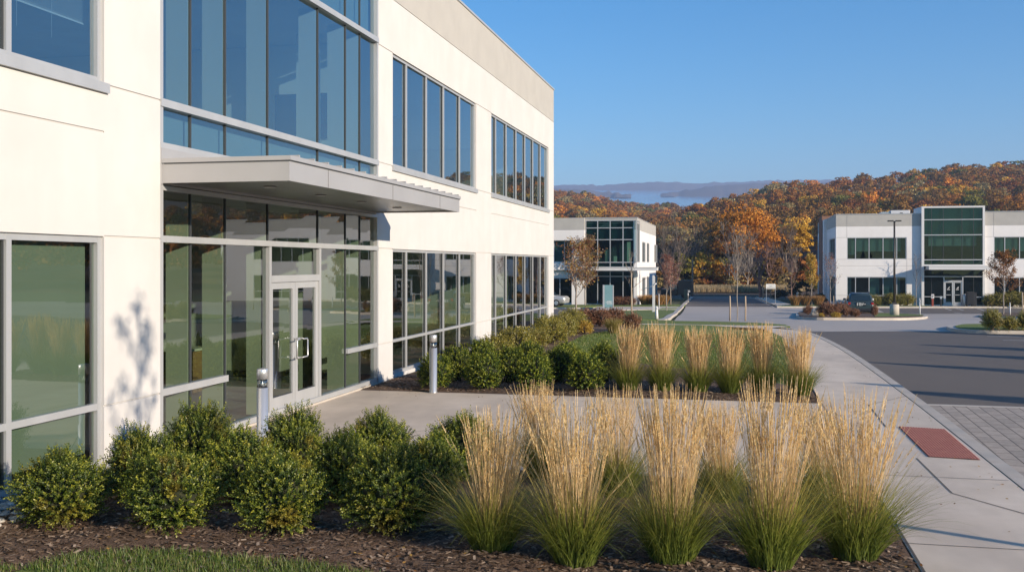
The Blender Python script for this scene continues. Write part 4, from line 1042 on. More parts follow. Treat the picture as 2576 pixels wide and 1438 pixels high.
# ================================================================ forest
def crown_mesh(name, seed, cr, ch, nclump, nq, qs, mat, trunk_h=2.5, trunk=True, zc=None):
    """crown of separate leaf clumps with gaps; trunk and limbs in the same mesh"""
    r = np.random.default_rng(seed)
    u = r.uniform(-.55, 1, nclump); a = r.uniform(0, 2 * PI, nclump); s = np.sqrt(1 - np.minimum(u * u, 1))
    rad = r.uniform(.55, 1.0, nclump)
    cc = np.stack([s * np.cos(a) * rad * cr, s * np.sin(a) * rad * cr, u * rad * ch], 1) * .8
    crd = r.uniform(.20, .36, nclump) * cr
    D = unit(r.normal(size=(nclump, nq, 3))); D[..., 2] = np.abs(D[..., 2]) * .8 + D[..., 2] * .2
    C = cc[:, None, :] + D * crd[:, None, None] * r.uniform(.75, 1.08, (nclump, nq))[..., None] * np.array([1, 1, .8])
    N = unit(D + r.normal(0, .45, D.shape)); A = unit(np.cross(N, r.normal(size=N.shape))) * qs * r.uniform(.5, 1.0, (nclump, nq))[..., None]; B = np.cross(N, A) * r.uniform(.5, .9, (nclump, nq))[..., None]
    zc = zc if zc is not None else trunk_h + ch * .62
    V_, F_ = quads((C + np.array([0, 0, zc])).reshape(-1, 3), A.reshape(-1, 3), B.reshape(-1, 3), 'leaf'); mi_ = np.zeros(len(F_), int)
    if trunk:
        mbx = MB(); mbx.tube([(0, 0, -1.2), (0, 0, zc + ch * .3)], [cr * .05, cr * .015], 6, cap=False)
        for k in range(7):
            q = cc[k] + np.array([0, 0, zc]); mbx.tube([(0, 0, trunk_h * (.6 + .08 * k)), tuple(q * .5 + np.array([0, 0, trunk_h * .35])), tuple(q)], [cr * .025, cr * .016, cr * .006], 4, cap=False)
        tf = np.array([f_ for f_ in mbx.f]) + len(V_); V_ = np.concatenate([V_, np.array(mbx.v)]); F_ = np.concatenate([F_, tf]); mi_ = np.concatenate([mi_, np.ones(len(tf), int)])
    return V_, F_, mi_
def autumn(name, a, b, c): return leafmat(name, [(0, a), (.55, b), (1, c)], .22, 0, jitter=.22)
HC = [('rust orange', autumn('hill_rust', (.200, .084, .022), (.380, .162, .037), (.541, .246, .056)), 30), ('brown', autumn('hill_brown', (.172, .092, .029), (.293, .158, .049), (.406, .232, .073)), 28), ('dark russet', autumn('hill_russet', (.150, .057, .022), (.280, .109, .036), (.400, .168, .054)), 18),
      ('golden yellow', autumn('hill_gold', (.400, .221, .035), (.642, .357, .053), (.847, .515, .087)), 7), ('olive green', autumn('hill_olive', (.096, .097, .024), (.175, .164, .037), (.288, .243, .061)), 9), ('grey brown', autumn('hill_grey', (.228, .170, .072), (.343, .261, .113), (.459, .359, .159)), 10), ('bright orange', autumn('hill_orange', (.398, .147, .027), (.656, .259, .045), (.839, .388, .073)), 6)]
HM = []
for ci, (cn, mt, wt) in enumerate(HC):
    for v in range(3):
        V_, F_, mi_ = crown_mesh('hill_tree', 300 + ci * 7 + v, 4.4 + .3 * v, 3.9 + .3 * v, 30, 46, .36, mt)
        HM.append((ci, arr_mesh('hill_tree', V_, F_, [mt, M['bark']], mi_)))
cum = [ci for ci, c in enumerate(HC) for _ in range(c[2])]
rt = random.Random(5); cand = []
r_ = 164.0
while r_ < 830:
    sp = 6.6 + r_ * .0085
    an = -13.5 + rt.random() * .5
    while an < 46:
        aa = math.radians(an); rr_ = r_ + rt.uniform(-.35, .35) * sp; x, y = rr_ * math.sin(aa), rr_ * math.cos(aa)
        an += math.degrees(sp / r_) * rt.uniform(.8, 1.2)
        d = depth(x, y); px = pxof(x, y)
        infr = 1380 < px < 2600
        if an > 16 and (rt.random() < .45 or r_ > 520): continue
        if px > 1990 and px < 2900 and y < 146: continue
        if px < 1668 and y < 140: continue
        if 1740 < px < 1990 and y < 164: continue
        if px > 1700 and r_ > 470 + (min(px, 2700) - 1660) * .2: continue
        if r_ > 815: continue
        cand.append((infr, rr_, x, y, px, d))
    r_ += sp * .86
# visible test: nothing of a tree shows if the hill in front of it rises above its top
def vis(x, y, d, px):
    top = (hill(x, y) + TRH * 1.25 - H) / d
    for k in range(1, 30):
        f = .2 + .78 * k / 30
        if (hill(x * f, y * f) + TRH * .55 - H) / (d * f) > top: return False
    return True
vz = [c for c in cand if c[0] and vis(c[2], c[3], c[5], c[4])]
rest = [c for c in cand if not c[0]]
vz.sort(key=lambda c: c[1])
ind, far = vz[:285], vz[285:]
def where(px, r_):
    a = 'above the left building' if px < 1600 else 'in the gap above the road' if px < 1760 else 'above the bare staked tree' if px < 1900 else 'left of the right building' if px < 2060 else 'above the right building left wing' if px < 2200 else 'above the lamp post' if px < 2300 else 'above the glass entrance bay' if px < 2480 else 'at the right picture edge'
    b = 'at the hill foot' if r_ < 200 else 'low on the hill' if r_ < 260 else 'halfway uphill' if r_ < 330 else 'high on the hill'
    return b + ' ' + a
for i, (_f, rr_, x, y, px, d) in enumerate(ind):
    ci = rt.choice(cum); opts = [m for c_, m in HM if c_ == ci]
    o = obj('autumn_tree', rt.choice(opts), None, (x, y, hill(x, y) - .2)); s_ = rt.uniform(.78, 1.2); o.scale = (s_ * rt.uniform(.9, 1.1), s_ * rt.uniform(.9, 1.1), s_ * rt.uniform(.85, 1.15)); o.rotation_euler = (0, 0, rt.uniform(0, 6.28))
    tag(o, '%s leafy tree %s' % (HC[ci][0], where(px, rr_)), 'tree', 'autumn trees on the wooded hill')
def merged(name, lst, nclump, nq, qs, kind='stuff'):
    Vs, Fs, Ms, n0 = [], [], [], 0
    protos = [crown_mesh('p', 500 + k, 4.5, 4.1, nclump, nq, qs, None, trunk=False) for k in range(5)]
    for (_f, rr_, x, y, px, d) in lst:
        V_, F_, _m = rt.choice(protos); s_ = rt.uniform(.8, 1.2); a = rt.uniform(0, 6.28); c_, q_ = math.cos(a), math.sin(a)
        R_ = np.array([[c_, q_, 0], [-q_, c_, 0], [0, 0, 1]]) * s_
        Vs.append(V_ @ R_ + np.array([x, y, hill(x, y) - .3])); Fs.append(F_ + n0); Ms.append(np.full(len(F_), rt.choice(cum))); n0 += len(V_)
    me = arr_mesh(name, np.concatenate(Vs), np.concatenate(Fs), [c[1] for c in HC], np.concatenate(Ms)); o = obj(name, me); o['kind'] = kind; return o
print('TREES individual', len(ind), 'far', len(far), 'side', len(rest))
if far: merged('far_forest', far, 24, 26, .50)
if rest: merged('side_forest', rest, 22, 14, .75)
# ---- trees along the edge of the woods, one by one
def edge_tree(px, row, h, w, ci, seed, label, trunkh=None, nclump=60, nq=70, qs=.26):
    x, y = G(px, row); z = gz(y)
    V_, F_, _m = crown_mesh('crown', seed, w / 2, (h - (trunkh or h * .25)) / 1.75, nclump, nq, qs, None, trunk=False, zc=(trunkh or h * .25) + (h - (trunkh or h * .25)) * .45)
    t = empty('woodland_tree', (x, y, z), 0, label, 'tree')
    obj('crown', arr_mesh('crown', V_, F_, [HC[ci][1]]), t)
    mbx, _t = grow(seed, h * .9, h * .022, .12, w * .9, 14, 4, 2, .95, wig=.3); obj('trunk', mbmesh(mbx, 'trunk', M['twig']), t)
def bare_tree(px, row, h, w, seed, label, bark='twig', nb=20, sub=7, twig=6, asc=1.05, stems=1, r0=None):
    x, y = G(px, row); z = gz(y); t = empty('bare_tree', (x, y, z), 0, label, 'tree')
    for k in range(stems):
        mbx, _t = grow(seed + 31 * k, h * (1 - .08 * k), r0 or h * .016, .14, w / (1 + .3 * (stems - 1)), nb, sub, twig, asc, lean=(k - (stems - 1) / 2) * .16, wig=.35)
        obj('trunk', mbmesh(mbx, 'trunk', M[bark]), t)
edge_tree(1872, 727.5, 13.2, 12.2, 6, 71, 'big spreading rust orange tree behind the road end', 2.6, 95, 90, .24)
edge_tree(1815, 726.5, 9.3, 6.1, 4, 72, 'olive and yellow tree left of the big rust orange tree', 1.8)
edge_tree(1826, 728.5, 4.1, 3.7, 6, 73, 'bright orange bush like tree right of the brown lamp pole', .4, 40, 60, .2)
edge_tree(1772, 727.5, 6.1, 5.2, 3, 74, 'yellow brown tree behind the brown lamp pole', .6)
edge_tree(1716, 727.5, 5.6, 5.0, 4, 75, 'dull green tree above the dark truck', .6)
edge_tree(1912, 727.5, 4.9, 3.4, 4, 76, 'dark olive bush like tree right of the staked bare tree', .4, 40, 60, .2)
edge_tree(1945, 727.5, 5.4, 4.1, 1, 77, 'brown leafed tree behind the white notice board', .5)
edge_tree(2003, 726.5, 11.1, 5.2, 3, 78, 'yellow topped tree left of the right building roof', 3.4)
edge_tree(2030, 736.5, 5.1, 3.8, 2, 79, 'dark russet tree behind the golden young tree', .6)
bare_tree(1672, 728.5, 9.0, 5.2, 81, 'tall bare grey tree right beside the left building'); bare_tree(1704, 728.5, 9.5, 5.6, 82, 'bare grey brown tree behind the pinkish young tree')
bare_tree(1748, 727.5, 8.6, 5.6, 83, 'bare spreading tree between the lamp pole and the woods'); bare_tree(1786, 727.5, 7.9, 5.0, 84, 'bare brown tree left of the bright orange bush')
bare_tree(1846, 729.5, 9.7, 7.5, 85, 'pale multi stemmed bare tree in front of the big rust tree', 'bark_pale', 18, 6, 5, 1.05, 3, .09); bare_tree(1880, 729.5, 8.8, 7.9, 86, 'pale leaning bare tree on the right of the big rust tree', 'bark_pale', 16, 6, 5, .8, 2, .08)
bare_tree(1968, 727.5, 8.6, 5.6, 87, 'bare grey tree between the notice board and the red twig tree'); bare_tree(1992, 727.5, 9.5, 5.6, 88, 'tall bare grey tree left of the right building'); bare_tree(1932, 728.5, 6.8, 4.7, 89, 'dark bare tree behind the notice board', 'twig_red')
# undergrowth along the woods and a strip of dry meadow grass
V_all, F_all, n0 = [], [], 0
ux, uy = [], []
for _ in range(170):
    px = rt.uniform(1640, 2100); d = rt.uniform(149, 170); x, y = P(px, d); ux.append(x); uy.append(y)
protos = [crown_mesh('p', 700 + k, 1.9, 1.7, 16, 34, .20, None, trunk=False, zc=1.0) for k in range(4)]
Ms = []
for x, y in zip(ux, uy):
    V_, F_, _m = rt.choice(protos); V_all.append(V_ * rt.uniform(.6, 1.2) + np.array([x, y, -1.45])); F_all.append(F_ + n0); n0 += len(V_); Ms.append(np.full(len(F_), rt.choice([1, 1, 2, 4, 5, 5, 5])))
o = obj('undergrowth', arr_mesh('undergrowth', np.concatenate(V_all), np.concatenate(F_all), [c[1] for c in HC], np.concatenate(Ms))); o['kind'] = 'stuff'
M['dry'] = leafmat('dry_meadow_grass', [(0, (.34, .25, .13)), (1, (.58, .46, .28))], .3, 0, jitter=0)
X, Y = scatter([P(1745, 138.5), P(1995, 138.5), P(2040, 148), P(1735, 148)], 26000); k = len(X)
V_, F_, _c = ribbons(np.stack([X, Y, np.full(k, -1.42)], 1), RNG.uniform(0, 6.28, k), RNG.uniform(0, .3, k), RNG.uniform(0, .5, k), RNG.uniform(.5, 1.0, k), np.full(k, .04), 3)
o = obj('meadow_grass', arr_mesh('meadow_grass', V_, F_, [M['dry']])); o['kind'] = 'stuff'
# dark shrubs left of the golden tree
for i, (px, row, w, h, lb) in enumerate(((1962, 752, 1.9, 1.1, 'low dark evergreen shrub right of the white notice board'), (2012, 758, 3.0, 2.4, 'large dark evergreen shrub in the shade behind the golden young tree'), (2062, 764, 1.8, 1.0, 'dark green shrub at the left side wall of the right building'))):
    x, y = G(px, row); V_, F_, _m = crown_mesh('foliage', 820 + i, w / 2, h / 1.6, 26, 60, .12, None, trunk=False, zc=h * .42); o = obj('evergreen_shrub', arr_mesh('foliage', V_, F_, [M['evergreen']]), None, (x, y, gz(y))); tag(o, lb, 'shrub')
# ================================================================ the two office buildings across the drive
def lframe(root, o, sd, nd): f = Frame(o, sd, nd); f.o = f.o - Vector((root.location.x, root.location.y, 0)); return f
GB = -1.42
# ---------------- right building: front plane y = YR
YR = 99.4; xr0 = XP(2103, YR); xr1 = 40.0
PANEL = surf('white_painted_metal', (.64, .62, .60), (.68, .66, .64), .8, .45, .1)
RB = empty('office_building', (xr0, YR, 0), 0, 'pale two storey office building on the right with a tall green glass entrance bay', 'building')
fr = lframe(RB, (0, YR), (1, 0), (0, -1))
X = lambda px: XP(px, YR)
Zr = lambda row: ZR(row, depth(X(2300), YR))
c5 = lambda v: (2116 + .3477 * v) * .93605
r5_ = lambda v: Zr((400 + .3477 * v) * .93605)
zr_roof = r5_(503); zr_band = r5_(594); zr_u1 = r5_(682); zr_u0 = r5_(853); zr_l1 = r5_(989); zr_m = r5_(1135); zr_l0 = GB + .12
w1 = (X(c5(460)), X(c5(920))); w2 = (X(c5(1596)), X(c5(1596)) + 4.9); w3 = (w2[1] + 2.2, w2[1] + 8.6)
tw0, tw1 = X(c5(1032)), X(c5(1520))
mbb = MB(); h = .02
fhs = [(w[0], w[1], zr_u0, zr_u1) for w in (w1, w2, w3)] + [(w[0], w[1], zr_l0, zr_l1) for w in (w1, w2, w3)] + [(tw0 + .05, tw1 - .05, GB + .03, zr_band + .6)]
fgr = [(xr0, w1[0], zr_u1 - h, zr_u1 + h), (xr0, w1[0], zr_m - h, zr_m + h), (xr0, w1[0], zr_u0 - h, zr_u0 + h), (w1[0] - 1.5, tw0, zr_u0 - .62, zr_u0 - .59), (w1[1] + .02, w1[1] + .05, GB, zr_u1), (w1[0] - .02, w1[0] + .01, zr_u1, zr_roof),
       (w1[1], tw0, zr_u0 - h, zr_u0 + h), (tw1, w2[0], zr_u0 - h, zr_u0 + h), (tw1, w2[0], zr_u0 - .62, zr_u0 - .58), (tw1, w2[0], zr_u1 - h, zr_u1 + h), (tw1, w2[0], zr_m - h, zr_m + h), (w2[0] - .03, w2[0], zr_u1, zr_roof), (xr0, tw0, zr_band - .03, zr_band), (tw1, xr1, zr_band - .03, zr_band)]
facade(mbb, fr, xr0, xr1, GB - .3, zr_roof, fhs, fgr, zr_band, .16, .02)
# left side face (x = xr0), outward -x
YE = 122.0
fs = lframe(RB, (xr0, 0), (0, 1), (-1, 0))
sh = [(100.6, 106.6, zr_u0, zr_u1), (100.6, 106.6, zr_l0, zr_l1), (117.0, 118.7, zr_u0, zr_u1), (119.4, 121.3, zr_u0, zr_u1), (117.0, 118.7, zr_l0, zr_l1), (119.4, 121.3, zr_l0, zr_l1)]
facade(mbb, fs, YR, YE, GB - .3, zr_roof, sh, [(YR, YE, zr_band - .03, zr_band), (106.6, 112, zr_u0 - h, zr_u0 + h)], zr_band, .16, .02)
mbb.poly([fr.p(xr1, GB, 0), fr.p(xr1, GB, -(YE - YR)), fr.p(xr1, zr_roof, -(YE - YR)), fr.p(xr1, zr_roof, 0)], 1)
mbb.poly([fr.p(xr0, GB, -(YE - YR)), fr.p(xr0, zr_roof, -(YE - YR)), fr.p(xr1, zr_roof, -(YE - YR)), fr.p(xr1, GB, -(YE - YR))], 1)
mbb.build('wall', [M['stucco_far'], M['parapet'], M['groove']], RB)
b = MB(); fbox(b, fr, xr0 + .02, xr1 - .02, zr_roof - .5, zr_roof - .35, -(YE - YR) + .1, -.2); b.build('roof', M['roofing'], RB)
b = MB(); fbox(b, fr, xr0 - .03, tw0 - .02, zr_roof - .004, zr_roof + .06, -.3, .04); fbox(b, fr, tw1 + .02, xr1, zr_roof + .11, zr_roof + .17, -.3, .04); fbox(b, fs, YR + .3, YE, zr_roof - .004, zr_roof + .06, -.3, .03); b.build('coping', M['alu'], RB)
b = MB(); fbox(b, fr, tw1 + .02, xr1 - .01, zr_roof + .0, zr_roof + .11, -.3, -.01); b.build('parapet', M['parapet'], RB)
brick = surf('brown_brick', (.20, .10, .065), (.28, .15, .10), 3, .9)
b = MB(); fbox(b, fs, 111.4, 115.6, GB - .2, zr_roof + .45, -.6, .35); b.build('brick_pilaster', brick, RB)
b = MB(); fbox(b, fs, 115.62, 116.7, zr_roof - .4, zr_roof + .62, -3, .02); b.build('stair_block', M['stucco_far'], RB); b = MB(); fbox(b, fs, 109.5, 111.3, GB, zr_roof - .01, -.3, .28); b.build('corner_block', M['stucco_far'], RB)
m1 = [X(c5(v)) for v in (527, 632, 740, 846)]
m2 = [w2[0] + v * 1.33 * .93 for v in (.75, 1.75, 2.75)]; m3 = [w3[0] + 1.25 * k for k in (1, 2, 3, 4)]
wins = []
for (w, mm) in ((w1, m1), (w2, m2), (w3, m3)):
    wins.append(window(RB, fr, w[0], w[1], zr_u0, zr_u1, mm, [], .07, .13, .03, 'glass_far', .006))
    wins.append(window(RB, fr, w[0], w[1], zr_l0, zr_l1, mm, [zr_m], .07, .13, .03, 'glass_far', .006))
for q in sh: window(RB, fs, q[0], q[1], q[2], q[3], [q[0] + (q[1] - q[0]) * k / 4 for k in (1, 2, 3)], [], .07, .13, .03, 'glass_far', .006)
def blinds(wd, frm, lst, t=-.32):
    b_ = MB()
    for (a0, a1, z0, z1) in lst: b_.poly([frm.p(a0, z0, t), frm.p(a1, z0, t), frm.p(a1, z1, t), frm.p(a0, z1, t)])
    b_.build('blind', M['blind'], wd)
zb_ = zr_u0 + (zr_u1 - zr_u0) * .36
ed = [w1[0]] + m1 + [w1[1]]
blinds(wins[0], fr, [(ed[i] + .1, ed[i+1] - (.05 if i != 4 else .45), zb_ - (.0 if i else .3), zr_u1) for i in range(5)])
blinds(wins[1], fr, [(ed[0] + .05, ed[1] - .35, zr_l0, zr_l1), (ed[2] + .05, ed[3] - .3, zr_l0, zr_l1), (ed[3] + .05, ed[4] - .1, zr_l0, zr_l1), (ed[4] + .1, ed[5] - .5, zr_l0, zr_l1)])
blinds(wins[2], fr, [(w2[0] + .1, m2[0] - .05, zb_, zr_u1), (m2[0] + .05, m2[1] - .1, zb_ + .1, zr_u1), (m2[1] + .1, w2[1], zb_, zr_u1)])
# dark rooms behind
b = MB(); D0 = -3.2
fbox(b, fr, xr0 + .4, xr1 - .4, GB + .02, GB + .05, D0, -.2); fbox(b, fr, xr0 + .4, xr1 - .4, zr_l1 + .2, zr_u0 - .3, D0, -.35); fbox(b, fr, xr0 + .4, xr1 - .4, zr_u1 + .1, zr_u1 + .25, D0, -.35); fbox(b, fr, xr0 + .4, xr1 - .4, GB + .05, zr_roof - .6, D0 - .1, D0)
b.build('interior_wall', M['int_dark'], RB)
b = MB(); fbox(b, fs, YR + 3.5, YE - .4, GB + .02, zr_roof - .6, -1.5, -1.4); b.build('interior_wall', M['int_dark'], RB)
# glass entrance bay, standing .38 m proud of the wall
PJ = .38; zt_top = r5_(447); zt = [r5_(v) for v in (460, 550, 667, 857, 893)]
tv = [X(c5(v)) for v in (1110, 1200, 1344, 1434)]; g0, g1 = X(c5(1052)), X(c5(1503))
b = MB()
for (a0, a1, z0, z1) in ((tw0, g0, GB - .2, zt_top), (g1, tw1, GB - .2, zt_top), (g0, g1, zt[0], zt_top), (g0, g1, r5_(905), zt[4])): fbox(b, fr, a0, a1, z0, z1, -.2, PJ)
fbox(b, fr, tw0 + .1, tw1 - .1, GB + .1, zt_top - .2, -4, -3.9); fbox(b, fr, tw0 + .05, tw1 - .05, zt_top - .25, zt_top - .1, -4, -.2)
fbox(b, fr, tw0, tw0 + .12, zr_roof, zt_top - .02, -4, -.2); fbox(b, fr, tw1 - .12, tw1, zr_roof, zt_top - .02, -4, -.2)
BAY = b.build('entrance_bay', PANEL, RB)
b = MB()
for z in (zt[1], zt[2], zt[3]): fbox(b, fr, g0, g1, z - .04, z + .04, .2, PJ - .03)
for a in tv: fbox(b, fr, a - .018, a + .018, r5_(905), zt[0], .22, PJ - .06, 1)
zl_top, zl_tr, zl_m, zl_d = r5_(934), r5_(985), r5_(1140), r5_(1018)
d0, d1 = X(c5(1207)), X(c5(1348))
for z in (zl_top, zl_tr): fbox(b, fr, g0, g1, z - .035, z + .035, .2, PJ - .03)
fbox(b, fr, g0, d0 - .03, zl_m - .035, zl_m + .035, .2, PJ - .032); fbox(b, fr, d1 + .03, g1, zl_m - .035, zl_m + .035, .2, PJ - .032); fbox(b, fr, g0, g1, GB + .0, GB + .1, .2, PJ - .034)
for a in (d0 - .02, d1 + .02): fbox(b, fr, a - .045, a + .045, GB + .1, zl_tr, .2, PJ - .02)
fbox(b, fr, d0, d1, zl_d - .05, zl_d + .05, .2, PJ - .03)
for a in (tv[0], tv[3]): fbox(b, fr, a - .015, a + .015, GB + .1, zl_tr, .22, PJ - .06, 1)
CWR = b.build('curtain_wall', [M['alu'], M['alu_dark']], BAY)
b = MB()
ys = [g0] + tv + [g1]; rnd = random.Random(9); zz = [GB + .1, zl_m, zl_tr, zl_top] ; 
for i in range(5):
    for z0, z1 in ((r5_(893), zt[3]), (zt[3], zt[2]), (zt[2], zt[1]), (zt[1], zt[0]), (zl_tr, zl_top)) + (((GB + .1, zl_tr),) if i != 2 else ((zl_d, zl_tr),)):
        q = [rnd.uniform(-.004, .004) for _ in range(4)]
        b.poly([fr.p(ys[i], z0, .27 + q[0]), fr.p(ys[i+1], z0, .27 + q[1]), fr.p(ys[i+1], z1, .27 + q[2]), fr.p(ys[i], z1, .27 + q[3])])
b.build('pane', M['glass_far'], CWR)
b = MB(); fbox(b, fr, g0, g1, zt[1] + .05, zt[0], .10, .14); fbox(b, fr, g0, g1, zt[2] + .05, zt[1] - .05, .10, .14); fbox(b, fr, g0, g1, r5_(893), zt[3] - .05, .10, .14); b.build('spandrel_panel', M['spandrel_far'], CWR)
b = MB(); fbox(b, fr, tv[0] - .2, tv[3] + .3, zt[2] - 1.0, zt[2] - .06, -.1, -.07); b.build('roller_blind', M['blind'], CWR)
for a0, a1, hs in ((d0 + .03, (d0 + d1) / 2 - .01, 1), ((d0 + d1) / 2 + .01, d1 - .03, -1)):
    b = MB(); w = .11
    for q in ((a0, a0 + w, GB + .1, zl_d - .06), (a1 - w, a1, GB + .1, zl_d - .06), (a0 + w, a1 - w, GB + .1, GB + .36), (a0 + w, a1 - w, zl_d - .17, zl_d - .06)): fbox(b, fr, *q, .24, .32)
    dd = b.build('door', M['alu'], RB)
    b = MB(); b.poly([fr.p(a0 + w, GB + .36, .275), fr.p(a1 - w, GB + .36, .275), fr.p(a1 - w, zl_d - .17, .275), fr.p(a0 + w, zl_d - .17, .275)]); b.build('pane', M['glass_far'], dd)
    b = MB(); fbox(b, fr, a0 + w + .02, a1 - w - .1, GB + 1.0, GB + 1.05, .33, .36); b.build('push_bar', M['alu'], dd)
    # small white logo marks on the glass: a tilted oval of strokes over a bar
    b = MB(); cx_ = (a0 + a1) / 2; zc_ = GB + 1.62
    for k in range(7):
        aa = k * .9; fbox(b, fr, cx_ - .09 + .03 * k * .8, cx_ - .06 + .03 * k * .8, zc_ - .05 + .02 * k * (1 if hs > 0 else .6) + .02 * math.sin(k * 2.2), zc_ + .03 + .022 * k, .279, .283)
    fbox(b, fr, cx_ - .16, cx_ + .1, zc_ - .14, zc_ - .085, .279, .283)
    b.build('door_logo', PANEL, dd)
b = MB(); zc0, zc1 = r5_(932), r5_(908); xc0, xc1 = X(c5(1062)), X(c5(1547))
fbox(b, fr, xc0, xc1, zc0, zc1, PJ + .004, 1.75 + PJ); fbox(b, fr, xc0 - .03, xc1 + .03, zc1, zc1 + .05, PJ + .003, 1.79 + PJ)
b.build('canopy', PANEL, RB)
# rooftop plant
def hvac(x0, x1, y, z0, z1, label):
    t = empty('rooftop_unit', ((x0 + x1) / 2, y, z0), 0, label, 'rooftop unit'); w = (x1 - x0) / 2; hh = z1 - z0
    b_ = MB(); b_.box((-w * .35, -.8, .0), (w, .8, hh)); b_.build('casing', PANEL, t, bevel=.03)
    b_ = MB(); b_.box((-w, -.7, 0), (-w * .37, .7, hh * .85)); [b_.box((-w - .003, -.705, hh * (.1 + .14 * k)), (-w * .37 + .001, .705, hh * (.16 + .14 * k)), 1) for k in range(5)]; b_.build('grille', [M['steel'], M['black']], t)
    b_ = MB(); b_.box((w * .3, -.83, hh * .2), (w * .5, -.8, hh * .75)); b_.build('hatch', M['black'], t)
hvac(X(c5(786)), X(c5(1020)), YR + 6, zr_roof - .35, zr_roof + .62, 'white rooftop unit with dark grille left of the glass bay of the right building')
# ---------------- left building: corner at (xl1, YLf)
YLf = 95.3; xl1 = XP(1603, YLf); xw = XP(1472, YLf); xl0 = -34.0
LB = empty('office_building', (xl1, YLf, 0), 0, 'white two storey office building beyond the near facade with a glass corner and side windows', 'building')
fl_ = lframe(LB, (0, YLf), (1, 0), (0, -1)); fsd = lframe(LB, (xl1, 0), (0, 1), (1, 0))
Zl = lambda row: ZR(row, depth(xl1, YLf))
c6 = lambda v: (1480 + .2226 * v) * .93605
r6 = lambda v: Zl((540 + .2226 * v) * .93605)
XL = lambda v: XP(c6(v), YLf)
zl_roof, zl_band = r6(205), r6(345)
YE2 = 117.0
def YPl(v): dx, dy = ray(c6(v)); return dy * xl1 / dx
g0l, g1l = XL(418), XL(1008)
hl = [(XL(-300), XL(-90), r6(738), r6(472)), (XL(-60), XL(260), r6(738), r6(472)), (XL(-300), XL(260), GB + .1, r6(930)), (g0l, g1l, GB + .02, r6(228))]
mbb = MB(); facade(mbb, fl_, xl0, xl1, GB - .3, zl_roof, hl, [(xl0, XL(415), zl_band - .03, zl_band), (XL(300), XL(415), r6(1000), r6(995))], zl_band, .16, .02)
ssh = [(YPl(1105), YPl(1146), r6(738), r6(478)), (YPl(1160), YPl(1192), r6(738), r6(478)), (YPl(1252), YPl(1288), r6(738), r6(478)), (YPl(1105), YPl(1146), GB + .2, r6(930)), (YPl(1160), YPl(1192), GB + .2, r6(930)), (YPl(1252), YPl(1288), GB + .2, r6(930)), (YPl(1042), YPl(1078), GB + 4.0, r6(232))]
facade(mbb, fsd, YLf, YE2, GB - .3, zl_roof, ssh, [(YPl(1095), YE2, zl_band - .03, zl_band), (YPl(1095), YPl(1095) + .04, GB, zl_roof), (YPl(1232), YPl(1232) + .05, GB, zl_roof)], zl_band, .16, .02)
mbb.poly([fl_.p(xl0, GB, -(YE2 - YLf)), fl_.p(xl1, GB, -(YE2 - YLf)), fl_.p(xl1, zl_roof, -(YE2 - YLf)), fl_.p(xl0, zl_roof, -(YE2 - YLf))], 1)
mbb.build('wall', [M['stucco_far'], M['parapet'], M['groove']], LB)
b = MB(); fbox(b, fl_, xl0, xl1 - .02, zl_roof - .5, zl_roof - .35, -(YE2 - YLf), -.2); b.build('roof', M['roofing'], LB)
b = MB(); fbox(b, fl_, g0l - .1, xl1 + .03, zl_roof - .004, zl_roof + .07, -.3, .05); fbox(b, fsd, YLf + .3, YE2, zl_roof - .004, zl_roof + .05, -.3, .03); b.build('coping', M['alu'], LB)
b = MB(); zw = r6(198); fbox(b, fl_, xl0, XL(413), zl_band + .02, zw, .003, .42, 1); fbox(b, fl_, xl0, XL(413), r6(472), zl_band + .0, .003, .42, 0); fbox(b, fl_, XL(262), XL(413), GB, r6(472) - .003, .003, .42, 0); fbox(b, fl_, xl0, XL(260), r6(835), r6(745), .003, .42, 0)
b.build('projecting_wing', [M['stucco_far'], M['parapet']], LB)
wl = []
for q, mm in ((hl[0], [(XL(-195))]), (hl[1], [XL(40), XL(165)])): wl.append(window(LB, fl_, q[0], q[1], q[2], q[3], mm, [], .07, .13, .03, 'glass_far', .006))
wl.append(window(LB, fl_, hl[2][0], hl[2][1], hl[2][2], hl[2][3], [XL(-150), XL(-20), XL(110)], [], .07, .13, .03, 'glass_far', .006))
window(LB, fl_, g0l, g1l, GB + .02, r6(228), [XL(567), XL(718), XL(873)], [r6(322), r6(465), r6(740), r6(797), r6(845), r6(910)], .075, .14, -.02, 'glass_far', .006, name='curtain_wall')
for q in ssh: window(LB, fsd, q[0], q[1], q[2], q[3], [q[0] + (q[1] - q[0]) * k / 4 for k in (1, 2, 3)], [], .08, .13, .02, 'glass_far', .006)
blinds(wl[1], fl_, [(XL(45), XL(160), r6(738), r6(475)), (XL(170), XL(255), r6(735), r6(475))])
b = MB(); fbox(b, fl_, g0l + .05, g1l - .05, r6(322), r6(228), -.3, -.26); fbox(b, fl_, g0l + .05, g1l - .05, r6(462), r6(326), -.3, -.26); fbox(b, fl_, g0l + .05, g1l - .05, r6(795), r6(743), -.3, -.26); b.build('spandrel_panel', M['spandrel_far'], LB)
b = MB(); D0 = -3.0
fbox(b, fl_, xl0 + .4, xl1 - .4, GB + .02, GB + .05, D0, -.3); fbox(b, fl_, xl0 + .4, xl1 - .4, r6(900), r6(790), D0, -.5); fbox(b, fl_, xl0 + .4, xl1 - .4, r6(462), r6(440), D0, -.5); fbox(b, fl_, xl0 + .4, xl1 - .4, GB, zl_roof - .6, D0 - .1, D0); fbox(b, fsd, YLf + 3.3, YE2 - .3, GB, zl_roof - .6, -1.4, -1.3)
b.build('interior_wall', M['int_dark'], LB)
for k, (a, z0, hh) in enumerate(((640, 735, 1.1), (742, 735, .55), (905, 735, 1.9))):
    b = MB(); fbox(b, fl_, XL(a), XL(a + 40), r6(z0), r6(z0) + hh, -1.3, -1.2); b.build('interior_panel', M['int_wall'], LB)
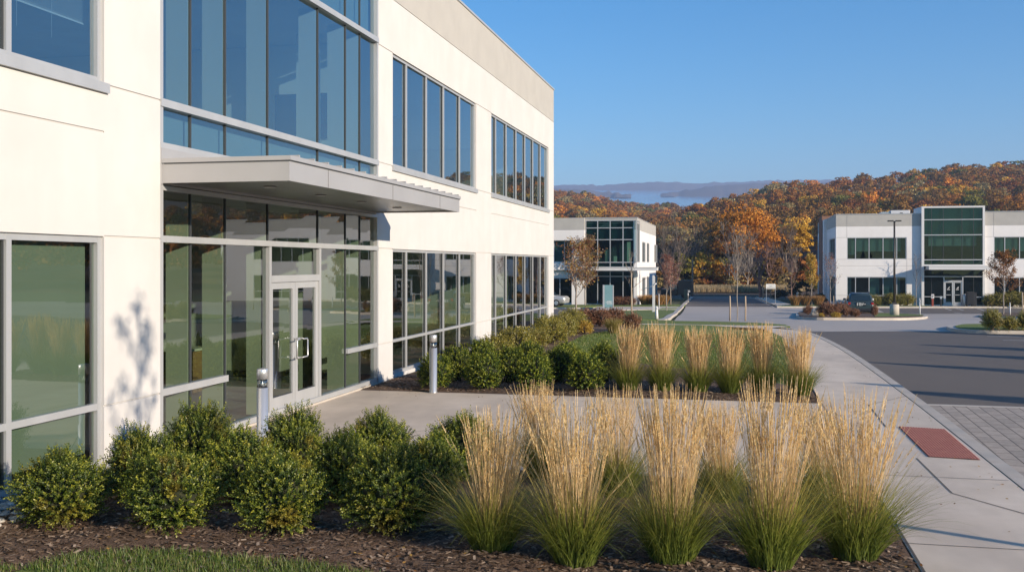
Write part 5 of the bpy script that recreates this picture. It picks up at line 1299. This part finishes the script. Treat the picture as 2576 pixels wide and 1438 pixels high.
b = MB(); zc0, zc1 = r6(838), r6(804); fbox(b, fl_, XL(425), XL(1000) + 2.35, zc0, zc1, .43, 1.9); fbox(b, fl_, XL(425) - .05, XL(1000) + 2.4, zc1, zc1 + .05, .425, 1.95); b.build('canopy', PANEL, LB)
# low hedge at its foot
for i in range(4):
    x = XL(720 + i * 80); put_shrub('red_shrub', i, x, YLf - .9, GB + .02, 1.5, .75, i, 'clipped dark brown shrub under the left building glass corner, %s from its left' % ords[i].replace('nearest', 'first'), 'shrub', 'clipped shrubs at the left building', 'garden_shrub')
for i, (px, sc_) in enumerate(((2147, 1.0), (2165, .9), (2186, 1.1), (2205, 1.0), (2240, 1.2), (2262, 1.1), (2281, 1.2), (2492, 1.2), (2515, 1.3), (2545, 1.4), (2568, 1.4))):
    x = XP(px, YR - 1.0)
    put_shrub('olive_shrub', i, x, YR - 1.0, GB + .02, 1.35 * sc_, .95 * sc_, i * 1.7, 'foundation shrub along the right building, number %s of eleven counted from the left' % ['one', 'two', 'three', 'four', 'five', 'six', 'seven', 'eight', 'nine', 'ten', 'eleven'][i], 'shrub', 'foundation shrubs at the right building', 'garden_shrub')

# ================================================================ street furniture
def bollard(x, y, label, z=.0, hgt=1.09, r=.071):
    t = empty('bollard_light', (x, y, z), 0, label, 'bollard light', 'bollard lights')
    s = hgt / 1.09
    b_ = MB(); b_.lathe([(r + .006, 0), (r + .006, .012), (r, .016), (r, .845 * s)], 24); b_.build('post', M['steel'], t)
    b_ = MB(); b_.lathe([(r - .006, .845 * s), (r - .006, .955 * s)], 24); b_.build('lens', M['lens'], t)
    b_ = MB(); b_.lathe([(.045, .85 * s), (.006, .915 * s), (.006, .95 * s)], 16)
    for k in range(3):
        a = k * 2.09 + .5; b_.tube([(math.cos(a) * (r - .012), math.sin(a) * (r - .012), .845 * s), (math.cos(a) * (r - .012), math.sin(a) * (r - .012), .956 * s)], .006, 6)
    b_.build('reflector', M['steel'], t)
    b_ = MB(); b_.lathe([(r, .955 * s), (r, 1.075 * s), (r - .008, 1.088 * s), (.01, 1.09 * s)], 24); b_.build('cap', M['steel'], t)
    return t
bx, by = P(660, 12.9); bollard(bx, by, 'nearer brushed steel bollard light in front of the entrance doors')
bx, by = G(1090, 987); bollard(bx, by, 'farther brushed steel bollard light by the far planting bed')
bx, by = G(2006, 766); bollard(bx, by, 'small grey bollard light beside the golden tree across the drive', gz(by), 1.15, .09)

# lamp post with concrete footing
lx, ly = G(2250, 794); lz = gz(ly); ld = depth(lx, ly)
t = empty('lamp_post', (lx, ly, lz), 0, 'tall dark lamp post on a round concrete base before the right building', 'lamp post')
hb = (794 - 765) / FL * ld; ht = (794 - 556) / FL * ld
b = MB(); b.lathe([(.29, -.1), (.29, hb - .02), (.275, hb)], 24); b.build('concrete_base', M['kerb'], t)
b = MB(); b.tube([(0, 0, hb), (0, 0, ht)], [.075, .055], 10); b.box((-.16, -.16, hb), (.16, .16, hb + .03)); b.box((-.11, -.11, hb + .03), (.11, .11, hb + .14)); b.build('pole', M['bronze'], t)
for s_ in (-1, 1):
    b = MB(); b.box((s_ * .06, -.14, ht - .03), (s_ * .42, .14, ht + .05)); b.box((s_ * .02, -.03, ht - .05), (s_ * .08, .03, ht)); b.build('lamp_head', M['bronze'], t, bevel=.015)
# brown pole with arm at the end of the road
x, y = G(1742, 746); z = gz(y); d = depth(x, y); hp = (746 - 652) / FL * d
t = empty('lamp_pole', (x, y, z), 0, 'weathered brown lamp pole with a side arm at the end of the road', 'lamp post')
b = MB(); b.tube([(0, 0, 0), (0, 0, hp)], [.13, .09], 9); b.build('pole', M['bark'], t)
b = MB(); b.tube([(.15, 0, hp - .4), (-.5, 0, hp - .38), (-.62, 0, hp - .36)], [.045, .04, .04], 7); b.box((-.98, -.12, hp - .42), (-.5, .12, hp - .33)); b.build('lamp_arm', M['bronze'], t)
# white pole with signal arm in front of the left building
x, y = G(1645, 784); z = gz(y); d = depth(x, y); hp = (784 - 692) / FL * d
t = empty('barrier_post', (x, y, z), 0, 'slim white post with a short side arm on the lawn before the left building', 'post')
b = MB(); b.box((-.12, -.06, 0), (.03, .06, hp)); b.box((.035, -.05, .02), (.08, .05, hp - .1)); b.build('pole', PANEL, t, bevel=.01)
b = MB(); b.tube([(-.98, -.08, hp * .60), (-.02, -.09, hp * .72), (.2, -.1, hp * .78)], [.02, .025, .05], 7); b.build('side_arm', PANEL, t)
def white_post(px, row, h_, w, label, cat='marker post'):
    x_, y_ = G(px, row); t_ = empty('marker_post', (x_, y_, gz(y_) - .02), 0, label, cat)
    b_ = MB(); b_.tube([(0, 0, 0), (.0, 0, h_ * .35), (-.01, 0, h_)], [w, w * .8, w * .62], 10); b_.build('shaft', PANEL, t_)
    b_ = MB(); b_.lathe([(w * .9, h_ * .8), (w * .9, h_ * .86)], 10); b_.build('band', M['steel'], t_)
white_post(1652, 802, .60, .085, 'short thick white post beside the slim white post on the lawn'); white_post(2314, 793, 1.22, .05, 'white marker post right of the lamp post base'); white_post(2541, 793, .95, .05, 'white marker post right of the young oak trunk')
white_post(1658, 776, 1.3, .045, 'thin white post by the side windows of the left building')
# teal pylon sign
x, y = G(1530, 775.5); z = gz(y); d = depth(x, y)
pw, ph = 31 / FL * d, (776 - 717) / FL * d
teal = surf('teal_panel', (.15, .27, .29), (.18, .31, .33), 1.0, .35)
t = empty('pylon_sign', (x, y, z), math.radians(6), 'teal upright pylon sign with white lettering low down, on the lawn by the red hedge', 'sign')
b = MB(); b.box((-pw * .30, -.12, .06), (pw * .36, .12, ph)); b.build('panel', teal, t, bevel=.01)
b = MB(); b.box((pw * .36 + .002, -.13, 0), (pw * .44, .13, ph - .03)); b.box((-pw * .44, -.13, 0), (-pw * .30 - .002, .13, ph)); b.box((-pw * .30, -.10, -.05), (pw * .36, .10, .06)); b.build('frame', M['alu'], t, bevel=.008)
b = MB(); rs = random.Random(4)                           # rows of small strokes like the unreadable lettering
for zz_, a0, a1, hh in ((.30, -.12, .30, .03), (.245, -.2, .28, .05), (.19, -.1, .30, .03)):
    a = a0
    while a < a1:
        w_ = rs.uniform(.02, .05); b.box((a * pw, -.1235, zz_ * ph), ((a + w_) * pw, -.1205, (zz_ + hh * rs.uniform(.4, 1)) * ph)); a += w_ + rs.uniform(.006, .02)
b.build('lettering', PANEL, t)
# white notice board
x, y = G(1939, 763); z = gz(y); d = depth(x, y); u = d / FL
t = empty('notice_board', (x, y, z), 0, 'white notice board with rows of small dark lettering on thin posts', 'sign')
zb0, zb1 = (763 - 726) * u, (763 - 714) * u
b = MB(); b.box((-11.5 * u, -.03, zb0), (11.5 * u, .03, zb1)); b.build('board', surf('white_board', (.90, .88, .82), rough=.6), t)
b = MB(); b.box((10.5 * u, .031, 0), (11.5 * u, .07, zb1 - .02)); b.box((-11.3 * u, .031, 0), (-10.3 * u, .07, zb1 - .02)); b.build('post', M['alu'], t)
b = MB()
for (zz_, a0, a1, hh) in ((.66, -6, 9, .08), (.46, -3, 3, .10), (.18, -9.6, 9.6, .13)):
    a = a0
    while a < a1:
        w_ = rs.uniform(.45, 1.1); b.box((a * u, -.034, zb0 + (zb1 - zb0) * zz_), ((a + w_) * u, -.031, zb0 + (zb1 - zb0) * (zz_ + hh * rs.uniform(.6, 1)))); a += w_ + rs.uniform(.15, .4)
b.build('lettering', M['bronze'], t)
# wire fence behind the board
x0, y0 = P(1920, 112); x1, y1 = P(2012, 112)
t = empty('wire_fence', (x0, y0, gz(y0)), math.atan2(y1 - y0, x1 - x0), 'low wire and timber fence behind the white notice board', 'fence'); L_ = math.hypot(x1 - x0, y1 - y0)
for k in range(6):
    b = MB(); b.tube([(L_ * k / 5, 0, 0), (L_ * k / 5, 0, 1.25)], [.05, .045], 6); b.build('post', M['timber'], t)
b = MB()
for z_ in (.3, .75, 1.15): b.tube([(0, -.055, z_), (L_, -.055, z_)], .018, 5)
for k in range(24): b.tube([(L_ * (k + .5) / 24, -.055, .1), (L_ * (k + .5) / 24, -.055, 1.2)], .006, 4)
b.build('rail', M['bark'], t)
# thick dark trunked tree by the board
bare_tree(1913, 748, 5.2, 3.0, 93, 'thick dark trunk with bare branches left of the white notice board', 'twig_red', 14, 6, 4, 1.0, 1, .22)
# green utility cabinet and small sign by the road
x, y = G(1725, 756); z = gz(y); u = depth(x, y) / FL
t = empty('utility_cabinet', (x, y, z), 0, 'dark green utility cabinet at the road kerb in front of the dark truck', 'cabinet'); gm_ = surf('cabinet_green', (.03, .06, .05), (.04, .075, .06), 2, .5)
b = MB(); b.box((-4 * u, -.25, 0), (3.5 * u, .25, 26 * u)); b.build('body', gm_, t, bevel=.02); b = MB(); b.box((-4.3 * u, -.28, 26 * u), (3.8 * u, .28, 28 * u)); b.build('lid', gm_, t, bevel=.01); b = MB(); b.box((-3.4 * u, -.26, 3 * u), (2.9 * u, -.252, 24 * u)); b.box((1.8 * u, -.275, 12 * u), (2.4 * u, -.258, 15 * u)); b.build('door', gm_, t)
x, y = G(1731, 757); t = empty('kerb_sign', (x, y, gz(y)), 0, 'small pale sign on a thin pole beside the green cabinet', 'sign')
b = MB(); b.tube([(0, 0, 0), (0, 0, 27 * u)], .03, 6); b.build('pole', M['steel'], t); b = MB(); b.box((-.02, -.05, 22 * u), (5 * u, -.032, 27 * u)); b.build('plate', M['alu'], t)
# entrance furniture at the right building
x, y = XP(2346, YR - 1.6), YR - 1.6; u = depth(x, y) / FL
t = empty('call_post', (x, y, GB), 0, 'red post with a white panel left of the right building doors', 'post'); rd = surf('red_paint', (.28, .05, .03), rough=.5)
b = MB(); b.box((-2.2 * u, -.06, 0), (2.2 * u, .06, 20 * u)); b.build('post', rd, t, bevel=.01); b = MB(); b.box((-3.4 * u, -.065, 20 * u), (3.4 * u, .05, 31 * u)); b.build('panel', PANEL, t, bevel=.01); b = MB(); b.box((-2 * u, -.07, 26 * u), (2 * u, -.066, 28 * u)); b.box((-2 * u, -.07, 22 * u), (.5 * u, -.066, 24 * u)); b.build('lettering', M['black'], t)
x = XP(2367, YR - 1.4); y = YR - 1.4; t = empty('door_opener_post', (x, y, GB), 0, 'short dark push button post beside the left door of the right building', 'post'); b = MB(); b.box((-.06, -.06, 0), (.06, .06, 1.0)); b.build('post', M['black'], t, bevel=.01); b = MB(); b.box((-.09, -.075, .7), (.09, -.061, .92)); b.build('button_plate', M['steel'], t)
x = XP(2427, YR - 1.0); y = YR - 1.0; t = empty('litter_bin', (x, y, GB), 0, 'slim grey litter bin right of the right building doors', 'bin'); b = MB(); b.lathe([(.19, 0), (.20, .03), (.20, .95), (.19, 1.0)], 18); b.build('body', M['steel'], t); b = MB(); b.lathe([(.205, 1.0), (.205, 1.05), (.12, 1.12), (.02, 1.14)], 18); b.build('lid', PANEL, t)
x = XP(2441, YR - 1.7); y = YR - 1.7; t = empty('black_planter_stand', (x, y, GB), 0, 'black slatted ash and litter cabinet on legs beside the grey bin', 'cabinet')
b = MB(); b.box((-.32, -.28, .22), (.22, .28, 1.28)); [b.box((-.30 + .07 * k, -.295, .26), (-.26 + .07 * k, -.281, 1.24)) for k in range(8)]; b.build('body', M['black'], t, bevel=.01); b = MB(); b.box((-.36, -.32, 1.28), (.26, .32, 1.34)); b.build('lid', M['bronze'], t)
for q in ((-.26, -.2), (-.26, .2), (.16, -.2), (.16, .2)):
    b = MB(); b.box((q[0] - .05, q[1] - .05, 0), (q[0] + .05, q[1] + .05, .22)); b.build('leg', M['black'], t)
b = MB(); b.box((.26, -.12, 0), (.50, .12, 1.3)); b.build('side_post', M['black'], t, bevel=.01)
# pale boulder on the island
def boulder(px, row, w, hh, label):
    x_, y_ = G(px, row); bm = bmesh.new(); bmesh.ops.create_icosphere(bm, subdivisions=3, radius=1)
    from mathutils import noise as mn
    for v in bm.verts:
        k_ = 1 + .35 * mn.noise(v.co * 1.7 + Vector((px, 0, 0))); v.co = Vector((v.co.x * w * k_, v.co.y * w * .7 * k_, max(-.1, v.co.z * hh * k_ + hh * .45)))
    me = bpy.data.meshes.new('boulder'); bm.to_mesh(me); bm.free(); me.materials.append(M['pebble_rock']); o_ = obj('boulder', me, None, (x_, y_, gz(y_) + .02)); tag(o_, label, 'rock')
M['pebble_rock'] = surf('pale_rock', (.42, .37, .30), (.56, .50, .42), 4, .9, bump=.5, bscale=20)
boulder(2058, 796, .36, .34, 'pale weathered boulder at the left end of the mulch island')
for i, (px, row, w, hh, key, lb) in enumerate(((2033, 793, .7, .55, 'red_shrub', 'small dark shrub at the far left tip of the mulch island'), (2075, 797, .9, .7, 'red_shrub', 'dark red shrub right of the pale boulder on the island'), (2092, 798, .9, .62, 'red_shrub', 'russet shrub under the sparse reddish tree on the island'),
        (2114, 796, .9, .7, 'red_shrub', 'large dark red shrub overlapping the left of the parked car'), (2130, 797, .6, .5, 'red_shrub', 'reddish brown shrub in front of the parked car bumper'), (2151, 798.5, .6, .4, 'red_shrub', 'low purple red shrub before the parked car'), (2200, 797.5, .4, .6, 'red_shrub', 'purple red shrub at the right side of the parked car'), (2066, 800, .3, .2, 'gold_shrub', 'tiny yellow tuft shrub beside the pale boulder'), (2103, 801, .5, .25, 'gold_shrub', 'low orange ground shrub at the island kerb'))):
    x, y = G(px, row); put_shrub(key, i, x, y, gz(y) + .05, w, hh, i * 2.1, lb, 'shrub', None, 'garden_shrub')

# ================================================================ vehicles
def car_paint(name, c): return surf(name, c, rough=.28, metal=.35, spec=.6)
def loft(sec, mat_list, name, parent, bevel=0):
    """sections: (y, [(x,z)...]) right half outline from bottom to top, mirrored"""
    b_ = MB(); rings = []
    for y_, pts in sec: rings.append([(x_, y_, z_) for x_, z_ in pts] + [(-x_, y_, z_) for x_, z_ in pts[::-1]])
    n_ = len(rings[0])
    for r_i in range(len(rings) - 1):
        for k in range(n_):
            k2 = (k + 1) % n_; b_.poly([rings[r_i][k], rings[r_i][k2], rings[r_i+1][k2], rings[r_i+1][k]], 0, True)
    b_.poly(rings[0], 0); b_.poly(rings[-1][::-1], 0)
    o_ = b_.build(name, mat_list, parent)
    bm = bmesh.new(); bm.from_mesh(o_.data); bmesh.ops.remove_doubles(bm, verts=bm.verts, dist=.0005); bmesh.ops.recalc_face_normals(bm, faces=bm.faces[:]); bm.to_mesh(o_.data); bm.free()
    return o_
M['carglass'] = surf('car_window', (.02, .035, .045), rough=.06, spec=.7); M['tyre'] = surf('tyre_rubber', (.02, .02, .02), rough=.9); M['redlamp'] = surf('red_lamp', (.35, .02, .02), rough=.2); M['clearlamp'] = surf('clear_lamp', (.75, .75, .72), rough=.15)
def suv(x, y, z, rz, paint, label, sc=1.0):
    t_ = empty('parked_car', (x, y, z), rz, label, 'car'); t_.scale = (sc, sc, sc)
    def ring(w, zb, zs, zt, wt): return [(w * .86, zb), (w * .98, zb + .12), (w, zs * .72), (w * .985, zs), (w * .93, zs + .04), (wt, zt), (wt * .6, zt + .03)]
    secs = [(-2.28, ring(.80, .38, .78, .80, .60)), (-2.22, ring(.88, .30, .95, .98, .70)), (-2.10, ring(.92, .28, 1.02, 1.10, .74)), (2.0, ring(.92, .28, .98, 1.02, .74)), (2.2, ring(.86, .30, .90, .93, .70)), (2.30, ring(.76, .38, .72, .76, .6))]
    loft(secs, [paint], 'body', t_)
    cab = [(-2.14, [(.80, .98), (.78, 1.02), (.72, 1.08)]), (-1.72, [(.86, 1.0), (.76, 1.45), (.62, 1.60)]), (-.6, [(.87, 1.0), (.76, 1.50), (.62, 1.68)]), (.35, [(.87, 1.0), (.75, 1.46), (.6, 1.63)]), (1.25, [(.85, .98), (.80, 1.01), (.70, 1.06)])]
    loft(cab, [paint], 'cabin', t_)
    def pane(nm, pts):
        b_ = MB(); b_.poly(pts); b_.build(nm, M['carglass'], t_)
    pane('rear_window', [(-.74, -2.135, 1.12), (.74, -2.135, 1.12), (.66, -1.80, 1.50), (-.66, -1.80, 1.50)]); pane('windscreen', [(.72, 1.20, 1.10), (-.72, 1.20, 1.10), (-.62, .46, 1.56), (.62, .46, 1.56)])
    for s_ in (-1, 1):
        pane('side_window', [(s_ * .868, -1.75, 1.06), (s_ * .876, -.05, 1.06), (s_ * .79, -.1, 1.45), (s_ * .80, -1.6, 1.42)]); pane('side_window', [(s_ * .876, .03, 1.06), (s_ * .872, 1.0, 1.06), (s_ * .80, .40, 1.42), (s_ * .79, .0, 1.44)])
        b_ = MB(); b_.box((s_ * .70, -2.27, .82), (s_ * .89, -2.12, 1.0)); b_.build('tail_light', M['redlamp'], t_, bevel=.02)
        b_ = MB(); b_.box((s_ * .58, 2.18, .68), (s_ * .82, 2.30, .82)); b_.build('headlight', M['clearlamp'], t_, bevel=.02)
        b_ = MB(); b_.box((s_ * .90, .78, 1.04), (s_ * 1.10, .90, 1.2)); b_.build('wing_mirror', paint if s_ < 0 else M['clearlamp'], t_, bevel=.03)
        for yy_ in (-1.38, 1.38):
            w_ = MB(); n_ = 20; pr_ = [(.34, -.1), (.36, -.06), (.36, .06), (.34, .1)]
            for r_, a_ in [(.34, .0)]: pass
            w_.tube([(s_ * .72, yy_, .36), (s_ * .74, yy_, .36), (s_ * .90, yy_, .36), (s_ * .925, yy_, .36)], [.33, .36, .36, .33], n_, 0)
            wh = w_.build('wheel', M['tyre'], t_); w2_ = MB(); w2_.tube([(s_ * .92, yy_, .36), (s_ * .932, yy_, .36)], [.22, .20], 14); w2_.build('rim', M['steel'], wh)
        b_ = MB(); b_.tube([(s_ * .66, -1.5, 1.66), (s_ * .66, -.2, 1.73), (s_ * .62, .2, 1.69)], .025, 6); b_.build('roof_rail', M['black'], t_)
    b_ = MB(); b_.box((-.84, -2.33, .36), (.84, -2.2, .56)); b_.build('bumper', M['black'], t_, bevel=.03)
    p_ = MB(); p_.box((-.30, -2.32, .74), (.36, -2.285, 1.0)); pl = p_.build('number_plate', M['black'], t_)
    p_ = MB()                                              # pale strokes like the unreadable plate lettering
    for a0, a1, z0, z1 in ((-.20, -.165, .735, .885), (-.20, -.14, .865, .885), (-.10, -.075, .74, .88), (-.075, .0, .86, .88), (-.075, .0, .74, .76), (-.01, .015, .74, .88), (-.05, -.03, .79, .83), (.05, .075, .74, .88), (.075, .12, .79, .81), (.12, .14, .81, .885), (.17, .24, .80, .83)): p_.box((a0 * 1.35, -2.327, .76 + (z0 - .735) * 1.4), (a1 * 1.35, -2.321, .76 + (z1 - .735) * 1.4))
    p_.build('plate_lettering', M['clearlamp'], pl)
    return t_
x, y = G(2168, 789.5); suv(x, y + 1.8, gz(y + 1.8) - .08, math.radians(-3), car_paint('dark_green_paint', (.05, .075, .078)), 'dark green estate car parked behind the mulch island, seen from behind', 1.0)
x, y = P(1394, 92); suv(x - .8, y, gz(y), math.radians(-96), car_paint('silver_paint', (.45, .45, .44)), 'pale silver car half hidden behind the near building corner', .9)
# dark truck in the shade at the end of the road
x, y = P(1702, 112); z = gz(y); u = 112 / FL
t = empty('parked_truck', (x, y, z), 0, 'dark box truck with a pale windscreen parked in shade at the road end', 'truck'); dk = surf('dark_truck_paint', (.012, .02, .022), (.018, .028, .03), 1.0, .45)
b = MB(); b.box((4 * u, -.9, .45), (38 * u, .9, 46 * u)); b.build('cargo_box', dk, t, bevel=.03)
b = MB(); b.box((-38 * u, -.8, .35), (4 * u - .02, .8, 24 * u)); b.box((-22 * u, -.75, 24 * u), (4 * u - .02, .75, 39 * u)); b.build('cab', dk, t, bevel=.06)
b = MB(); b.poly([(-19 * u, -.757, 24.5 * u), (2 * u, -.757, 24.5 * u), (2 * u, -.757, 36 * u), (-15 * u, -.757, 36 * u)]); b.build('window', surf('pale_window', (.16, .21, .18), rough=.15), t)
for xx in (-26 * u, 22 * u):
    for yy in (-.72, .72):
        b = MB(); b.tube([(xx, yy - .12, .42), (xx, yy + .12, .42)], [.42, .42], 16); b.build('wheel', M['tyre'], t)
# ================================================================ far hills, lake, sky, light, camera
FH = surf('far_forest', (.12, .095, .08), (.16, .125, .10), .004, 1.0)
def ridge(name, d0, rows, base_row, dd, seed):
    """long hill: silhouette rows over the horizontal angle at its crest; front foot on base_row"""
    r = np.random.default_rng(seed); V_, F_ = [], []
    pxs = np.arange(rows[0][0], rows[-1][0] + .1, 8.0); prof = [(0, 0), (.3, .5), (.6, .82), (1, 1), (1.5, .8), (2.2, .2)]
    nz = np.convolve(r.normal(0, 1, len(pxs) + 8), np.ones(9) / 9, 'valid') * 2.0
    for i, px in enumerate(pxs):
        top = tab(rows, px) + nz[i] * .25; bs = base_row(px) if callable(base_row) else base_row
        for f, hgt in prof:
            d = d0 + dd * f; x, y = P(px, d)
            z_t = ZR(top, d0 + dd); z_b = ZR(bs, d0)
            V_.append((x, y, z_b + (z_t - z_b) * hgt + (r.normal(0, 2) if 0 < f < 1 else 0)))
    n_ = len(prof)
    for i in range(len(pxs) - 1):
        for k in range(n_ - 1): F_.append((i*n_+k, (i+1)*n_+k, (i+1)*n_+k+1, i*n_+k+1))
    o_ = obj(name, arr_mesh(name, V_, F_, [FH], smooth=True)); o_['kind'] = 'structure'
# lake: a sheet rising gently away from the viewer
lk = MB(); rows_ = [(1500, 530), (2200, 512), (3200, 497), (4600, 481), (5200, 474)]
pts = [[(*P(px, d), ZR(rw, d)) for px in (900, 2100)] for d, rw in rows_]
for i in range(len(pts) - 1): lk.poly([pts[i][0], pts[i][1], pts[i+1][1], pts[i+1][0]])
wt, nt, out = _nt('lake_water'); pr = nt.nodes.new('ShaderNodeBsdfPrincipled'); pr.inputs['Base Color'].default_value = (.22, .34, .48, 1); pr.inputs['Roughness'].default_value = .12; pr.inputs['Specular IOR Level'].default_value = .9
nz_ = _noise(nt, .02, 3); bp = nt.nodes.new('ShaderNodeBump'); bp.inputs['Strength'].default_value = .12; nt.links.new(nz_.outputs['Fac'], bp.inputs['Height']); nt.links.new(bp.outputs[0], pr.inputs['Normal']); nt.links.new(pr.outputs[0], out.inputs[0])
o = lk.build('water', wt); o['kind'] = 'structure'
ridge('far_hills', 4700, [(700, 474), (1390, 470), (1465, 467), (1520, 469), (1560, 466), (1610, 462), (1650, 460), (1700, 461), (1740, 464), (1765, 465), (1790, 462), (1830, 461), (1880, 458), (1960, 455), (2300, 450)], 484, 700, 1)
ridge('far_hills', 3300, [(1662, 494.5), (1680, 488), (1720, 482), (1760, 474), (1805, 467), (1850, 464), (1950, 460), (2300, 455)], lambda px: 494 if px < 1700 else 502, 500, 2)
ridge('far_hills', 3000, [(700, 478), (1300, 480), (1400, 474), (1440, 477), (1480, 479), (1530, 485), (1570, 490), (1590, 495.5)], lambda px: 497 if px > 1540 else 506, 400, 3)
# air
HAZE_D = 2.3e-4
hz = MB(); hz.box((-3500, -300, -24), (3800, 6800, 460)); o = hz.build('haze', []); o['kind'] = 'stuff'
hm = bpy.data.materials.new('air'); hm.use_nodes = True; nt = hm.node_tree; nt.nodes.clear(); out = nt.nodes.new('ShaderNodeOutputMaterial')
pvn = nt.nodes.new('ShaderNodeVolumePrincipled'); pvn.inputs['Density'].default_value = HAZE_D; pvn.inputs['Color'].default_value = (.50, .66, 1.0, 1); pvn.inputs['Anisotropy'].default_value = .0
nt.links.new(pvn.outputs[0], out.inputs['Volume']); hm.cycles.homogeneous_volume = True
o.data.materials.clear(); o.data.materials.append(hm)
# sky + sun
w = bpy.data.worlds.new('World'); SC.world = w; w.use_nodes = True; nt = w.node_tree
bg = nt.nodes['Background']; sky = nt.nodes.new('ShaderNodeTexSky'); sky.sky_type = 'NISHITA'; sky.sun_disc = False
az = math.atan2(1.0, -SUN_K)                              # sun stands to the right and behind the viewer: direction (1, -SUN_K)
sky.sun_elevation = SUN_EL; sky.sun_rotation = az
sky.altitude = 100; sky.air_density = 1.0; sky.dust_density = .1; sky.ozone_density = 4.0
hs = nt.nodes.new('ShaderNodeHueSaturation'); hs.inputs['Saturation'].default_value = 1.3; nt.links.new(sky.outputs[0], hs.inputs['Color']); nt.links.new(hs.outputs[0], bg.inputs['Color']); bg.inputs['Strength'].default_value = .128
sl = bpy.data.lights.new('sun', 'SUN'); sl.energy = 5.0; sl.angle = math.radians(.53); sl.color = (1.0, .855, .68)
so = bpy.data.objects.new('sun', sl); COL.objects.link(so)
k = math.hypot(1, SUN_K)
so.rotation_euler = Vector((-1 / k * math.cos(SUN_EL), SUN_K / k * math.cos(SUN_EL), -math.sin(SUN_EL))).to_track_quat('-Z', 'Y').to_euler(); so.location = (30, -20, 30)
# camera
cam = bpy.data.cameras.new('camera'); co = bpy.data.objects.new('camera', cam); COL.objects.link(co)
co.location = (0, 0, H); co.rotation_euler = (PI / 2, 0, TH); cam.sensor_width = 36; cam.sensor_fit = 'HORIZONTAL'; cam.lens = 36 * FL / 2576
cam.shift_y = -(719 - HY) / 2576; cam.clip_start = .1; cam.clip_end = 20000
SC.camera = co
vs = SC.view_settings; vs.view_transform = 'Standard'; vs.look = 'None'; vs.gamma = 1; vs.use_curve_mapping = False; vs.exposure = 0.56
SC.render.engine = 'CYCLES'; cy = SC.cycles
cy.max_bounces = 8; cy.diffuse_bounces = 3; cy.glossy_bounces = 4; cy.transmission_bounces = 6; cy.transparent_max_bounces = 16; cy.volume_bounces = 0
cy.use_denoising = True; cy.caustics_reflective = False; cy.caustics_refractive = False; cy.sample_clamp_indirect = 6
